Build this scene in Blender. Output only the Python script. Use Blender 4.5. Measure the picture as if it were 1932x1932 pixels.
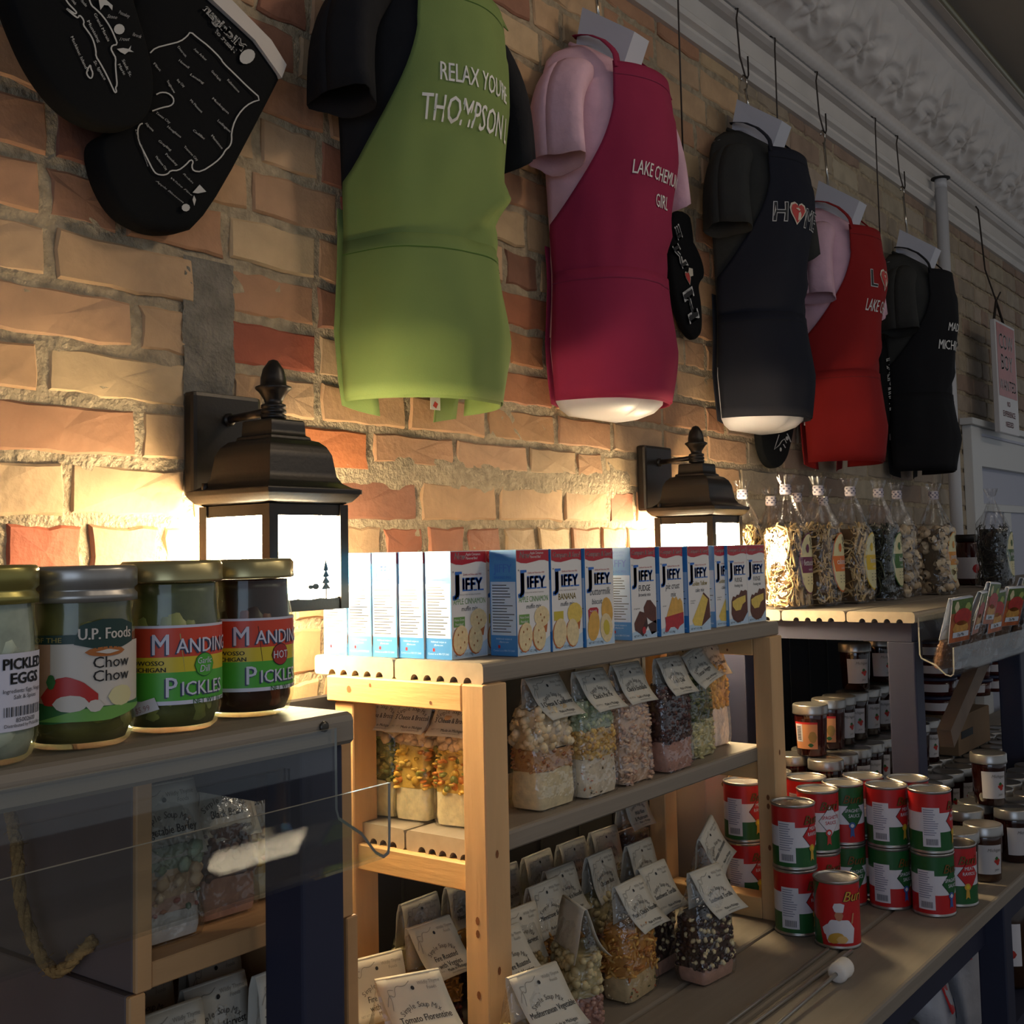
import bpy, bmesh, math, random
from mathutils import Vector, Matrix, noise
PI = math.pi
S = bpy.context.scene
for o in list(bpy.data.objects): bpy.data.objects.remove(o)
COL = S.collection
random.seed(7)

# ------------------------------------------------------------ camera
FPX, PPX, PPY = 2203.0, 966.0, 886.0            # focal length and principal point, pixels of a 1932 frame
CAMP = Vector((0, -1.27, 1.55))
_a, _b, _c = math.radians(53.06), math.radians(3.93), math.radians(-1.21)
CF = Vector((math.sin(_a)*math.cos(_b), math.cos(_a)*math.cos(_b), math.sin(_b)))
_r0 = Vector((math.cos(_a), -math.sin(_a), 0)); _u0 = _r0.cross(CF)
CR = math.cos(_c)*_r0 + math.sin(_c)*_u0
CU = -math.sin(_c)*_r0 + math.cos(_c)*_u0
cd = bpy.data.cameras.new('camera'); cam = bpy.data.objects.new('camera', cd); COL.objects.link(cam)
cd.sensor_width = 36; cd.lens = FPX/1932*36; cd.clip_start = 0.02
cd.shift_x = 0; cd.shift_y = (PPY-966)/1932
cam.matrix_world = Matrix(((CR.x, CU.x, -CF.x, CAMP.x), (CR.y, CU.y, -CF.y, CAMP.y), (CR.z, CU.z, -CF.z, CAMP.z), (0, 0, 0, 1)))
S.camera = cam

# ------------------------------------------------------------ world, large lights, exposure
W = bpy.data.worlds.new('world'); S.world = W; W.use_nodes = True
W.node_tree.nodes['Background'].inputs[0].default_value = (0.86, 0.92, 1.0, 1)
W.node_tree.nodes['Background'].inputs[1].default_value = 0.23
def area(name, loc, target, sx, sy, power, color):
    l = bpy.data.lights.new(name, 'AREA'); l.shape = 'RECTANGLE'; l.size = sx; l.size_y = sy; l.energy = power; l.color = color
    o = bpy.data.objects.new(name, l); COL.objects.link(o); o.location = loc
    o.rotation_euler = (Vector(target)-Vector(loc)).to_track_quat('-Z', 'Y').to_euler()
    return o
area('window_daylight', (-2.6, -2.9, 1.7), (2.5, 0.0, 1.6), 2.4, 1.8, 16, (0.58, 0.74, 1.0))
o = area('ceiling_spot_light', (2.3, -1.7, 3.05), (0.75, 0.0, 1.9), 0.22, 0.22, 1.8, (1.0, 0.78, 0.54)); o.data.spread = math.radians(80)
for k in range(8):                                  # row of small warm ceiling bulbs over the shop floor
    l = bpy.data.lights.new('ceiling_bulb', 'POINT'); l.energy = 3.4; l.color = (1.0, 0.91, 0.80); l.shadow_soft_size = .05
    o = bpy.data.objects.new('ceiling_bulb', l); COL.objects.link(o); o.location = (.3+k*.62, -2.45-.12*(k % 2), 2.95)
S.view_settings.view_transform = 'Standard'; S.view_settings.look = 'None'
S.view_settings.exposure = 0.15; S.view_settings.gamma = 1.0
S.view_settings.use_curve_mapping = False

def ray(px, py): return CF + CR*((px-PPX)/FPX) - CU*((py-PPY)/FPX)
def at(px, py, x=None, y=None, z=None):
    """the point of a world plane seen at a pixel of the photograph"""
    v = ray(px, py)
    if x is not None: t = (x-CAMP.x)/v.x
    elif y is not None: t = (y-CAMP.y)/v.y
    else: t = (z-CAMP.z)/v.z
    return CAMP + v*t

# ------------------------------------------------------------ materials
def lin(h):
    if isinstance(h, str):
        h = h.lstrip('#'); c = [int(h[i:i+2], 16)/255 for i in (0, 2, 4)]
    else: c = list(h)
    return tuple((x/12.92 if x <= .04045 else ((x+.055)/1.055)**2.4) for x in c)
MATS = {}
def mat(name, col='808080', rough=.5, metal=0, var=0.0, vs=20, bump=0.0, bs=80, spec=.5, coat=0, emis=None, est=0, objcol=False, stretch=None, attr=False, dist=.01, sheen=0):
    if name in MATS: return MATS[name]
    m = bpy.data.materials.new(name); m.use_nodes = True; nt = m.node_tree; N = nt.nodes; L = nt.links
    b = N['Principled BSDF']; c = lin(col)
    b.inputs['Base Color'].default_value = (*c, 1); b.inputs['Roughness'].default_value = rough; b.inputs['Metallic'].default_value = metal
    b.inputs['Specular IOR Level'].default_value = spec
    if coat: b.inputs['Coat Weight'].default_value = coat; b.inputs['Coat Roughness'].default_value = .08
    if sheen: b.inputs['Sheen Weight'].default_value = sheen
    if emis: b.inputs['Emission Color'].default_value = (*lin(emis), 1); b.inputs['Emission Strength'].default_value = est
    tc = N.new('ShaderNodeTexCoord'); src = tc.outputs['Object']
    if stretch:
        mp = N.new('ShaderNodeMapping'); mp.inputs['Scale'].default_value = stretch; L.new(src, mp.inputs[0]); src = mp.outputs[0]
    if objcol or attr:
        if objcol: oi = N.new('ShaderNodeObjectInfo'); bc = oi.outputs['Color']
        else: oi = N.new('ShaderNodeAttribute'); oi.attribute_name = 'Col'; bc = oi.outputs['Color']
    else: bc = None
    if var or bc:
        nz = N.new('ShaderNodeTexNoise'); nz.inputs['Scale'].default_value = vs; nz.inputs['Detail'].default_value = 6; L.new(src, nz.inputs[0])
        rp = N.new('ShaderNodeMapRange'); rp.inputs[1].default_value = .3; rp.inputs[2].default_value = .7
        rp.inputs[3].default_value = 1-var; rp.inputs[4].default_value = 1+var; L.new(nz.outputs[0], rp.inputs[0])
        mx = N.new('ShaderNodeVectorMath'); mx.operation = 'SCALE'; L.new(rp.outputs[0], mx.inputs['Scale'])
        if bc: L.new(bc, mx.inputs[0])
        else: mx.inputs[0].default_value = c
        L.new(mx.outputs[0], b.inputs['Base Color'])
    if bump:
        nb = N.new('ShaderNodeTexNoise'); nb.inputs['Scale'].default_value = bs; nb.inputs['Detail'].default_value = 5; L.new(src, nb.inputs[0])
        bp = N.new('ShaderNodeBump'); bp.inputs['Strength'].default_value = bump; bp.inputs['Distance'].default_value = dist
        L.new(nb.outputs[0], bp.inputs['Height']); L.new(bp.outputs[0], b.inputs['Normal'])
    MATS[name] = m; return m
def film(name, tint='ffffff', base=.06, edge=.55, rough=.08, bump=.0, bs=40, haze=0.0):
    """thin clear sheet: see-through with a glossy skin"""
    if name in MATS: return MATS[name]
    m = bpy.data.materials.new(name); m.use_nodes = True; nt = m.node_tree; N = nt.nodes; L = nt.links
    for n in list(N): N.remove(n)
    out = N.new('ShaderNodeOutputMaterial'); mx = N.new('ShaderNodeMixShader'); tr = N.new('ShaderNodeBsdfTransparent'); gl = N.new('ShaderNodeBsdfGlossy')
    tr.inputs[0].default_value = (*lin(tint), 1); gl.inputs['Roughness'].default_value = rough
    lw = N.new('ShaderNodeLayerWeight'); lw.inputs[0].default_value = .3
    mr = N.new('ShaderNodeMapRange'); mr.inputs[3].default_value = base; mr.inputs[4].default_value = edge
    L.new(lw.outputs['Facing'], mr.inputs[0]); L.new(mr.outputs[0], mx.inputs[0]); L.new(tr.outputs[0], mx.inputs[1])
    top = gl.outputs[0]
    if haze:
        df = N.new('ShaderNodeBsdfDiffuse'); df.inputs[0].default_value = (.8, .8, .8, 1)
        m2 = N.new('ShaderNodeMixShader'); m2.inputs[0].default_value = haze; L.new(gl.outputs[0], m2.inputs[1]); L.new(df.outputs[0], m2.inputs[2]); top = m2.outputs[0]
    L.new(top, mx.inputs[2]); L.new(mx.outputs[0], out.inputs[0])
    if bump:
        tc = N.new('ShaderNodeTexCoord'); nb = N.new('ShaderNodeTexNoise'); nb.inputs['Scale'].default_value = bs; nb.inputs['Detail'].default_value = 3
        L.new(tc.outputs['Object'], nb.inputs[0]); bp = N.new('ShaderNodeBump'); bp.inputs['Strength'].default_value = bump; bp.inputs['Distance'].default_value = .01
        L.new(nb.outputs[0], bp.inputs['Height']); L.new(bp.outputs[0], gl.inputs['Normal']); L.new(bp.outputs[0], lw.inputs['Normal'])
    MATS[name] = m; return m

# ------------------------------------------------------------ mesh builder
_TXT = {}
def text_geo(s, bold=0.0, res=2, shear=0.0):
    k = (s, bold, res, shear)
    if k in _TXT: return _TXT[k]
    cu = bpy.data.curves.new('t', 'FONT'); cu.body = s; cu.size = 1; cu.resolution_u = res; cu.fill_mode = 'FRONT'; cu.shear = shear
    o = bpy.data.objects.new('t', cu); COL.objects.link(o)
    me = bpy.data.meshes.new_from_object(o)
    vs = [(v.co.x, v.co.y) for v in me.vertices]; fs = [tuple(p.vertices) for p in me.polygons]
    bpy.data.objects.remove(o); bpy.data.curves.remove(cu); bpy.data.meshes.remove(me)
    if vs:
        x0 = min(v[0] for v in vs); x1 = max(v[0] for v in vs)
        vs = [(v[0]-x0, v[1]) for v in vs]; w = x1-x0
        if bold > .004:          # heavier weight: the glyphs again, shifted a little each way
            d = bold*1.1; n = len(vs); base, bf = vs, fs; vs, fs = [], []
            offs = [(-d, 0), (d, 0)] if bold < .03 else [(-d, -d*.7), (d, -d*.7), (-d, d*.7), (d, d*.7)]
            for i, (ox, oy) in enumerate(offs): vs = vs+[(x+ox, y+oy) for x, y in base]; fs = fs+[tuple(k+i*n for k in f) for f in bf]
    else: w = 0
    _TXT[k] = (vs, fs, w); return _TXT[k]
class MB:
    def __init__(s): s.v = []; s.f = []; s.m = []; s.s = []; s.mats = []
    def mi(s, m):
        if m not in s.mats: s.mats.append(m)
        return s.mats.index(m)
    def add(s, vs, fs, m, smooth=False):
        k = s.mi(m); n = len(s.v); s.v += [tuple(v) for v in vs]
        for f in fs: s.f.append(tuple(n+i for i in f)); s.m.append(k); s.s.append(smooth)
    def box(s, a, b, m, c=0.0, M=None):
        x0, y0, z0 = a; x1, y1, z1 = b
        if not c:
            vs = [(x, y, z) for z in (z0, z1) for y in (y0, y1) for x in (x0, x1)]
            fs = [(0, 2, 3, 1), (4, 5, 7, 6), (0, 1, 5, 4), (2, 6, 7, 3), (0, 4, 6, 2), (1, 3, 7, 5)]
        else:
            bm = bmesh.new(); bmesh.ops.create_cube(bm, size=1)
            for v in bm.verts: v.co = Vector(((x0+x1)/2+v.co.x*(x1-x0), (y0+y1)/2+v.co.y*(y1-y0), (z0+z1)/2+v.co.z*(z1-z0)))
            bmesh.ops.bevel(bm, geom=bm.edges[:]+bm.verts[:], offset=c, segments=1 if c < .003 else 2, affect='EDGES', profile=.6)
            bm.verts.index_update(); vs = [tuple(v.co) for v in bm.verts]; fs = [tuple(v.index for v in f.verts) for f in bm.faces]; bm.free()
        if M: vs = [M @ Vector(v) for v in vs]
        s.add(vs, fs, m)
    def lathe(s, prof, m, seg=24, c=(0, 0, 0), smooth=True, cap=True, M=None, seams=()):
        vs = []; fs = []; n = len(prof)
        for r, z in prof:
            for i in range(seg):
                a = 2*PI*i/seg; vs.append((c[0]+r*math.cos(a), c[1]+r*math.sin(a), c[2]+z))
        for j in range(n-1):
            for i in range(seg):
                k = (i+1) % seg; fs.append((j*seg+i, j*seg+k, (j+1)*seg+k, (j+1)*seg+i))
        if cap: fs.append(tuple(range(seg-1, -1, -1))); fs.append(tuple((n-1)*seg+i for i in range(seg)))
        if M: vs = [M @ Vector(v) for v in vs]
        s.add(vs, fs, m, smooth)
    def tube(s, pts, r, m, seg=6, smooth=True, closed=False, r2=None):
        pts = [Vector(p) for p in pts]; vs = []; fs = []; n = len(pts); prev = None
        for i, p in enumerate(pts):
            if closed: t = pts[(i+1) % n]-pts[i-1]
            else: t = (pts[min(i+1, n-1)]-pts[max(i-1, 0)])
            t.normalize()
            if prev is None: a = t.orthogonal().normalized()
            else:
                a = prev - t*prev.dot(t)
                a = a.normalized() if a.length > 1e-6 else t.orthogonal().normalized()
            prev = a; b = t.cross(a); rr = r[i] if isinstance(r, (list, tuple)) else r
            rb = rr if r2 is None else r2
            for k in range(seg):
                q = 2*PI*k/seg; vs.append(p + a*(rr*math.cos(q)) + b*(rb*math.sin(q)))
        for i in range(n if closed else n-1):
            j = (i+1) % n
            for k in range(seg): l = (k+1) % seg; fs.append((i*seg+k, i*seg+l, j*seg+l, j*seg+k))
        if not closed: fs.append(tuple(range(seg-1, -1, -1))); fs.append(tuple((n-1)*seg+k for k in range(seg)))
        s.add(vs, fs, m, smooth)
    def grid(s, fn, nu, nv, m, smooth=True, cu=False):
        vs = [fn(i/nu, j/nv) for j in range(nv+1) for i in range(nu+1)]; w = nu+1
        s.add(vs, [(j*w+i, j*w+i+1, (j+1)*w+i+1, (j+1)*w+i) for j in range(nv) for i in range(nu)], m, smooth)
    def sheet(s, fn, nu, nv, m, th=.001, smooth=True):
        """grid with thickness; fn(u,v) gives a point, thickness along the normal"""
        P = [[Vector(fn(i/nu, j/nv)) for i in range(nu+1)] for j in range(nv+1)]; w = nu+1
        top = []; bot = []
        for j in range(nv+1):
            for i in range(nu+1):
                du = P[j][min(i+1, nu)]-P[j][max(i-1, 0)]; dv = P[min(j+1, nv)][i]-P[max(j-1, 0)][i]
                n = du.cross(dv); n = n.normalized() if n.length > 1e-12 else Vector((0, 0, 1))
                top.append(P[j][i]+n*th*.5); bot.append(P[j][i]-n*th*.5)
        k = len(top); q = [(j*w+i, j*w+i+1, (j+1)*w+i+1, (j+1)*w+i) for j in range(nv) for i in range(nu)]
        s.add(top+bot, q+[tuple(reversed([x+k for x in f])) for f in q], m, smooth)
        rim = [i for i in range(w)]+[j*w+nu for j in range(1, nv+1)]+[nv*w+i for i in range(nu-1, -1, -1)]+[j*w for j in range(nv-1, 0, -1)]
        base = len(s.v)-2*k
        for a in range(len(rim)):
            b = (a+1) % len(rim); s.f.append((base+rim[a], base+rim[a]+k, base+rim[b]+k, base+rim[b])); s.m.append(s.mi(m)); s.s.append(False)
    def prism(s, poly, fn, d0, d1, m, cap0=True):
        """polygon (u,v) extruded between depths; fn(u,v,d) -> point"""
        n = len(poly); vs = [fn(u, v, d0) for u, v in poly]+[fn(u, v, d1) for u, v in poly]
        fs = [tuple(range(n)), tuple(range(2*n-1, n-1, -1))]+[(i, i+n, (i+1) % n+n, (i+1) % n) for i in range(n)]
        s.add(vs, fs, m)
    def poly(s, poly, fn, m):
        s.add([fn(u, v) for u, v in poly], [tuple(range(len(poly)))], m)
    def text(s, t, fn, m, size=.01, align='C', u=0, v=0, bold=0.0, xs=1.0, res=2, maxw=None, rot=0, shear=0.0):
        vs, fs, w = text_geo(t, bold, res, shear)
        if not vs: return
        sx = size*xs
        if maxw and w*sx > maxw: sx = maxw/w
        off = {'C': -w*sx/2, 'L': 0, 'R': -w*sx}[align]
        cr, sr = math.cos(rot), math.sin(rot); out = []
        for x, y in vs:
            a = x*sx+off; b = y*size
            out.append(fn(u+a*cr-b*sr, v+a*sr+b*cr))
        s.add(out, fs, m)
    def build(s, name, parent=None, o=None, label=None, cat=None, group=None, kind=None, loc=None, rot=None):
        me = bpy.data.meshes.new(name); o = Vector(o) if o is not None else Vector((0, 0, 0))
        me.from_pydata([tuple(Vector(v)-o) for v in s.v], [], s.f)
        for m in s.mats: me.materials.append(m)
        me.polygons.foreach_set('material_index', s.m); me.polygons.foreach_set('use_smooth', s.s)
        me.validate(clean_customdata=False); me.update()
        ob = bpy.data.objects.new(name, me); COL.objects.link(ob)
        if parent: ob.parent = parent
        else: ob.location = o
        if loc is not None: ob.location = loc
        if rot is not None: ob.rotation_euler = rot
        return tag(ob, label, cat, group, kind)
def tag(o, label=None, cat=None, group=None, kind=None):
    if label: o['label'] = label
    if cat: o['category'] = cat
    if group: o['group'] = group
    if kind: o['kind'] = kind
    return o
def thing(name, label, cat, loc=(0, 0, 0), rotz=0, group=None, rot=None, kind=None):
    o = bpy.data.objects.new(name, None); COL.objects.link(o); o.location = loc
    o.rotation_euler = rot if rot is not None else (0, 0, rotz); o.empty_display_size = .03
    return tag(o, label, cat, group, kind)
def copy_tree(o, parent=None, loc=None, rot=None, label=None):
    c = o.copy(); COL.objects.link(c); c.parent = parent
    if loc is not None: c.location = loc
    if rot is not None: c.rotation_euler = rot
    if label: c['label'] = label
    for ch in list(o.children): copy_tree(ch, c)
    return c
def plane_map(org, ux, uv, off=0.0):
    org = Vector(org); ux = Vector(ux).normalized(); uv = Vector(uv).normalized(); n = ux.cross(uv).normalized()
    return lambda u, v: org+ux*u+uv*v+n*off
def cyl_map(r, z0=0.0, c=(0, 0), a0=-PI/2, off=.0004):
    """u runs to the right as seen from outside, centred on angle a0"""
    return lambda u, v: (c[0]+(r+off)*math.cos(a0+u/r), c[1]+(r+off)*math.sin(a0+u/r), z0+v)
def strip_poly(mb, pts, fn, m, step=.005):
    """convex polygon cut in vertical strips so that it can follow a curved face"""
    us = [p[0] for p in pts]; a, b = min(us), max(us); n = max(1, int(math.ceil((b-a)/step))); cols = []
    for i in range(n+1):
        u = a+(b-a)*i/n; u = min(max(u, a+1e-7), b-1e-7); hit = []
        for k in range(len(pts)):
            p, q = pts[k], pts[(k+1) % len(pts)]
            if (p[0]-u)*(q[0]-u) <= 0 and abs(p[0]-q[0]) > 1e-9:
                t = (u-p[0])/(q[0]-p[0]); hit.append(p[1]+t*(q[1]-p[1]))
        cols.append((u, min(hit), max(hit)))
    vs = []
    for u, lo, hi in cols: vs += [fn(u, lo), fn(u, hi)]
    mb.add(vs, [(2*i, 2*i+2, 2*i+3, 2*i+1) for i in range(n)], m, True)
def ell(cx, cy, rx, ry, n=16, rot=0, a0=0, a1=2*PI):
    out = []
    for i in range(n):
        a = a0+(a1-a0)*i/(n if abs(a1-a0) > 6.28 else n-1); x, y = rx*math.cos(a), ry*math.sin(a)
        out.append((cx+x*math.cos(rot)-y*math.sin(rot), cy+x*math.sin(rot)+y*math.cos(rot)))
    return out
def ribbon(mb, pts, fn, w, m, closed=False):
    """flat printed line of width w through (u,v) points"""
    n = len(pts); L = []; R = []
    for i, p in enumerate(pts):
        if closed: a, b = pts[i-1], pts[(i+1) % n]
        else: a, b = pts[max(i-1, 0)], pts[min(i+1, n-1)]
        dx, dy = b[0]-a[0], b[1]-a[1]; l = math.hypot(dx, dy) or 1; nx, ny = -dy/l*w/2, dx/l*w/2
        L.append((p[0]+nx, p[1]+ny)); R.append((p[0]-nx, p[1]-ny))
    vs = [fn(*p) for p in L]+[fn(*p) for p in R]
    mb.add(vs, [(n+i, n+(i+1) % n, (i+1) % n, i) for i in range(n if closed else n-1)], m)
# ============================================================ STRUCTURE
m_mortar = mat('mortar', 'a8977c', .95, var=.25, vs=60, bump=.9, bs=130, dist=.008)
m_brick = mat('brick_clay', 'b08050', .75, var=.16, vs=16, bump=.22, bs=70, objcol=True)
m_brickfar = mat('brick_clay_far', 'b08050', .75, var=.16, vs=16, bump=.22, bs=70, attr=True)
m_white = mat('white_paint', 'cfc9c2', .55, var=.06, vs=6)
m_tin = mat('tin_paint', 'cdc6c0', .42, var=.08, vs=4, bump=.12, bs=14)
m_ceil = mat('ceiling_paint', '8f8880', .8, var=.05, vs=3)
m_floor = mat('floor_boards', '5d5146', .6, var=.2, vs=6, stretch=(.3, 4, 1))
m_black = mat('print_black', '17171a', .6)
m_printw = mat('print_white', 'dcdad6', .6)

b = MB(); b.box((-3, -6, -.05), (9, .3, 0), m_floor); b.build('floor', kind='structure')
ZL = [1.596, 1.671, 1.743, 1.811, 1.883, 1.956, 2.031, 2.107, 2.184]      # bed joints read from the photograph
while ZL[-1] < 2.78: ZL.append(ZL[-1]+.0745)
while ZL[0] > .86: ZL.insert(0, ZL[0]-.0745)
K0 = ZL.index(1.596)
FIX = {-1: [.717, .824, .933, 1.04, 1.245, 1.347, 1.453, 1.555, 1.658, 1.763, 1.877, 1.981, 2.081],
       0: [.60, .799, .98, 1.21, 1.436, 1.646, 1.855, 2.013, 2.12],
       1: [.69, .90, 1.06, 1.324, 1.529, 1.742, 1.901, 2.0, 2.21],
       2: [.56, .766, .980, 1.047, 1.11, 1.213, 1.41, 1.62, 1.835, 2.04],
       3: [.69, .896, .995, 1.036, 1.211, 1.42, 1.63, 1.83, 2.04],
       4: [.56, .775, .992, 1.04, 1.209, 1.31, 1.52, 1.69, 1.80, 1.9],
       5: [.55, .768, .876, 1.042, 1.212, 1.42, 1.62, 1.84],
       6: [.56, .776, .88, 1.085, 1.257, 1.47, 1.68, 1.79],
       7: [.68, .89, 1.10, 1.218, 1.43, 1.64, 1.75, 1.96]}
PATCH = {(2, .980), (3, .995), (4, .992)}                                   # cells filled with grey cement instead of brick
RED = {(3, 1.036): 'a04a2c', (-1, .717): 'b2552f', (1, 1.06): 'b8682f', (5, .768): '9a6a4a', (6, .776): '7c4a34', (6, 1.257): '93452c', (3, 1.63): 'a5673c', (2, 1.62): 'b08050',
       (-1, 1.347): 'a8603f', (-1, 1.453): 'ad6a48', (-1, 1.555): 'a96747', (4, 1.69): 'b0713f', (3, 1.42): '9c5a3a', (5, 1.62): 'a8623a', (6, 1.68): '8a5a40'}
PAL = ['c0996c', 'c29a6c', 'ba8f62', 'b6895e', 'bd9a6e', 'c4a476', 'b2825a', 'b28058', 'b88c64', 'aa7650', 'c09a70', 'ba986e']
PALF = ['a8967a', 'a28e74', 'ac9c80', '9a8870', 'a4907a', '9c8068', 'a69680', '967a64']  # far bricks: duller tones, the dimness of that end put into the colour
rb = random.Random(11)
wall = thing('wall_back', None, None, kind='structure')
w = MB()
def mort(u, v):
    x = .2+u*4.4; z = .84+v*1.95
    n = noise.noise(Vector((x*22, z*22, 1)))*.0035+noise.noise(Vector((x*70, z*70, 5)))*.0022
    k = 0
    if abs(z-1.68) < .03 and 1.2 < x < 2.1: n -= .004
    return (x, .0036+n, z)
w.grid(lambda u, v: mort(1-u, v), 300, 150, m_mortar)
w.box((-1, .03, 0), (9, .2, 2.9), m_mortar)
w.box((4.6, .0085, .84), (9, .04, 2.79), m_mortar); w.box((-1, .0085, .84), (.2, .04, 2.79), m_mortar); w.box((-1, .0085, 0), (9, .04, .84), m_mortar)
w.build('mortar', wall)
def brick_mesh(L, H, rnd, m):
    """chamfered clay brick with a slightly broken outline; front towards -y"""
    n = 14; per = []
    for i in range(n):
        t = i/n*2*(L+H)
        if t < L: p = (t-L/2, -H/2)
        elif t < L+H: p = (L/2, t-L-H/2)
        elif t < 2*L+H: p = (L/2-(t-L-H), H/2)
        else: p = (-L/2, H/2-(t-2*L-H))
        per.append(p)
    # snap the four corners
    for cx, cz in ((-L/2, -H/2), (L/2, -H/2), (L/2, H/2), (-L/2, H/2)):
        k = min(range(n), key=lambda i: (per[i][0]-cx)**2+(per[i][1]-cz)**2); per[k] = (cx, cz)
    j = .0036; A = []; B = []; D = []
    for x, z in per:
        ex, ez = x+rnd.uniform(-j, j), z+rnd.uniform(-j, j)*.8
        D.append((ex, .034, ez)); A.append((ex, .0022+rnd.uniform(0, .002), ez))
        B.append((ex*(1-.006/L), rnd.uniform(-.0012, .0012), ez*(1-.007/H)))
    c = [(0, rnd.uniform(-.0015, .001), 0)]
    vs = D+A+B+c; fs = []
    for i in range(n):
        k = (i+1) % n
        fs += [(i, k, n+k, n+i), (n+i, n+k, 2*n+k, 2*n+i), (2*n+i, 2*n+k, 3*n)]
    return vs, fs
VAR = {}
for cls, L in (('s', .20), ('h', .095), ('m', .15)):
    for k in range(5):
        vs, fs = brick_mesh(L, .061, rb, m_brick); q = MB(); q.add(vs, fs, m_brick)
        me = bpy.data.meshes.new('brick'); me.from_pydata(q.v, [], q.f); me.materials.append(m_brick); VAR.setdefault(cls, []).append((L, me))
far_v, far_f, far_c = [], [], []
cells = []
for r in range(len(ZL)-1):
    k = r-K0; zc = (ZL[r]+ZL[r+1])/2; hh = ZL[r+1]-ZL[r]
    js = list(FIX.get(k, [])) or [.45+rb.uniform(0, .2)]
    hdr = (k % 6 == 5)
    while js[-1] < 6.6:
        L = .104 if (hdr or k == -1) else rb.choice([.211, .211, .211, .208, .104])
        js.append(js[-1]+L+rb.uniform(-.006, .006))
    for i in range(len(js)-1): cells.append((k, js[i], js[i+1], zc, hh))
nb = 0
cells.sort(key=lambda c: (Vector(((c[1]+c[2])/2, 0, c[3]))-CAMP).length)
for k, x0, x1, zc, hh in cells:
    if (k, x0) in PATCH: continue
    L = x1-x0-.0125+rb.uniform(-.003, .003); xc = (x0+x1)/2; H = hh-.0135
    if k == 1 and x0 > 1.2 and x1 < 2.1: H -= .012; zc += .008
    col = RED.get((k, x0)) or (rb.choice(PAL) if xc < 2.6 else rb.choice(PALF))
    if (k, x0) not in RED and xc < 2.6 and rb.random() < .07: col = rb.choice(['a06a4c', 'a56c50', '986044'])
    c = lin(col); g_ = sum(c)/3; jit = rb.uniform(.88, 1.08); c = [min(1, max(0, (v*.86+g_*.14)*jit)) for v in c]
    seen = xc > .6 and zc > 1.2
    if nb < 296 and seen:
        cls = 's' if L > .172 else ('m' if L > .12 else 'h')
        L0, me = rb.choice(VAR[cls]); o = bpy.data.objects.new('brick', me); COL.objects.link(o); o.parent = wall
        o.location = (xc, rb.uniform(-.002, .002), zc); o.scale = (L/L0, 1, H/.061)
        o.rotation_euler = (0, rb.uniform(-.006, .006), rb.uniform(-.004, .004)); o.color = (*c, 1); nb += 1
    elif xc > .3:
        vs, fs = brick_mesh(L, H, rb, None); n = len(far_v)
        far_v += [(xc+x, y, zc+z) for x, y, z in vs]; far_f += [tuple(n+i for i in f) for f in fs]; far_c += [c]*len(vs)
me = bpy.data.meshes.new('brick_courses'); me.from_pydata(far_v, [], far_f); me.materials.append(m_brickfar)
ca = me.color_attributes.new('Col', 'FLOAT_COLOR', 'POINT')
for i, c in enumerate(far_c): ca.data[i].color = (*c, 1)
o = bpy.data.objects.new('brick_courses', me); COL.objects.link(o); o.parent = wall; o['kind'] = 'stuff'
# cement patch filling the missing bricks
q = MB(); q.grid(lambda u, v: (1.052-u*.085+noise.noise(Vector((u*9, v*5, 2)))*.006, -.001+noise.noise(Vector((u*14, v*30, 9)))*.004, 1.748+v*.205), 14, 34, mat('cement', '7f786c', .95, var=.25, vs=30, bump=.8, bs=120))
q.build('cement_patch', wall)

# cornice: extruded profiles running along the wall
def run(name, prof, m, x0=-1, x1=9, parent=None, nx=1):
    q = MB(); n = len(prof); vs = []; fs = []
    for i in range(nx+1):
        x = x0+(x1-x0)*i/nx
        for y, z in prof: vs.append((x, y, z))
    for i in range(nx):
        for j in range(n): fs.append((i*n+j, i*n+(j+1) % n, (i+1)*n+(j+1) % n, (i+1)*n+j))
    fs += [tuple(range(n-1, -1, -1)), tuple(nx*n+j for j in range(n))]
    q.add(vs, fs, m); return q.build(name, parent, kind=None if parent else 'structure')
run('trim_1', [(.02, 2.742), (-.012, 2.744), (-.022, 2.756), (-.020, 2.766), (-.034, 2.772), (-.038, 2.784), (-.030, 2.794), (-.016, 2.797), (-.016, 2.86), (.02, 2.86)], m_white)
run('trim_2', [(.02, 2.852), (-.036, 2.852), (-.048, 2.858), (-.048, 2.868), (-.040, 2.876), (.02, 2.876)], m_tin)
bead = MB()
nb_ = 260
def beadp(u, v):
    x = .9+u*6.6; a = -.6*PI+v*1.35*PI; rr = .024+.0022*abs(math.sin(u*6.6*PI/.035))
    return (x, -.044-rr*math.cos(a+.5), 2.899+rr*math.sin(a+.5))
bead.grid(beadp, 700, 8, m_tin); bead.build('trim_3', kind='structure')
cove = MB()
def covep(u, v):
    x = .9+u*6.6; d = v*.17; y = -.052-d; z = 2.918+d-math.sin(v*PI)*.012
    per = .34; fx = ((x % per)/per-.5)*2; fz = (v-.42)*2
    r = math.hypot(fx*.55, fz*.9); h = 0
    if r < 1: h = .013*(1-r*r)*(1+.6*math.cos(11*r+2*math.cos(5*math.atan2(fz, fx))))
    fx2 = (((x+per/2) % per)/per-.5)*2; r2 = math.hypot(fx2*1.3, (v-.35)*2)
    if r2 < .8: h += .010*math.cos(r2/.8*PI/2)*(1+.4*math.cos(7*math.atan2(v-.35, fx2)))
    h += .0015*noise.noise(Vector((x*40, v*12, 0)))
    return (x, y-h*.7, z-h*.7)
cove.grid(lambda u, v: covep(1-u, v), 900, 22, m_tin); cove.build('trim_4', kind='structure')
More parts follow.
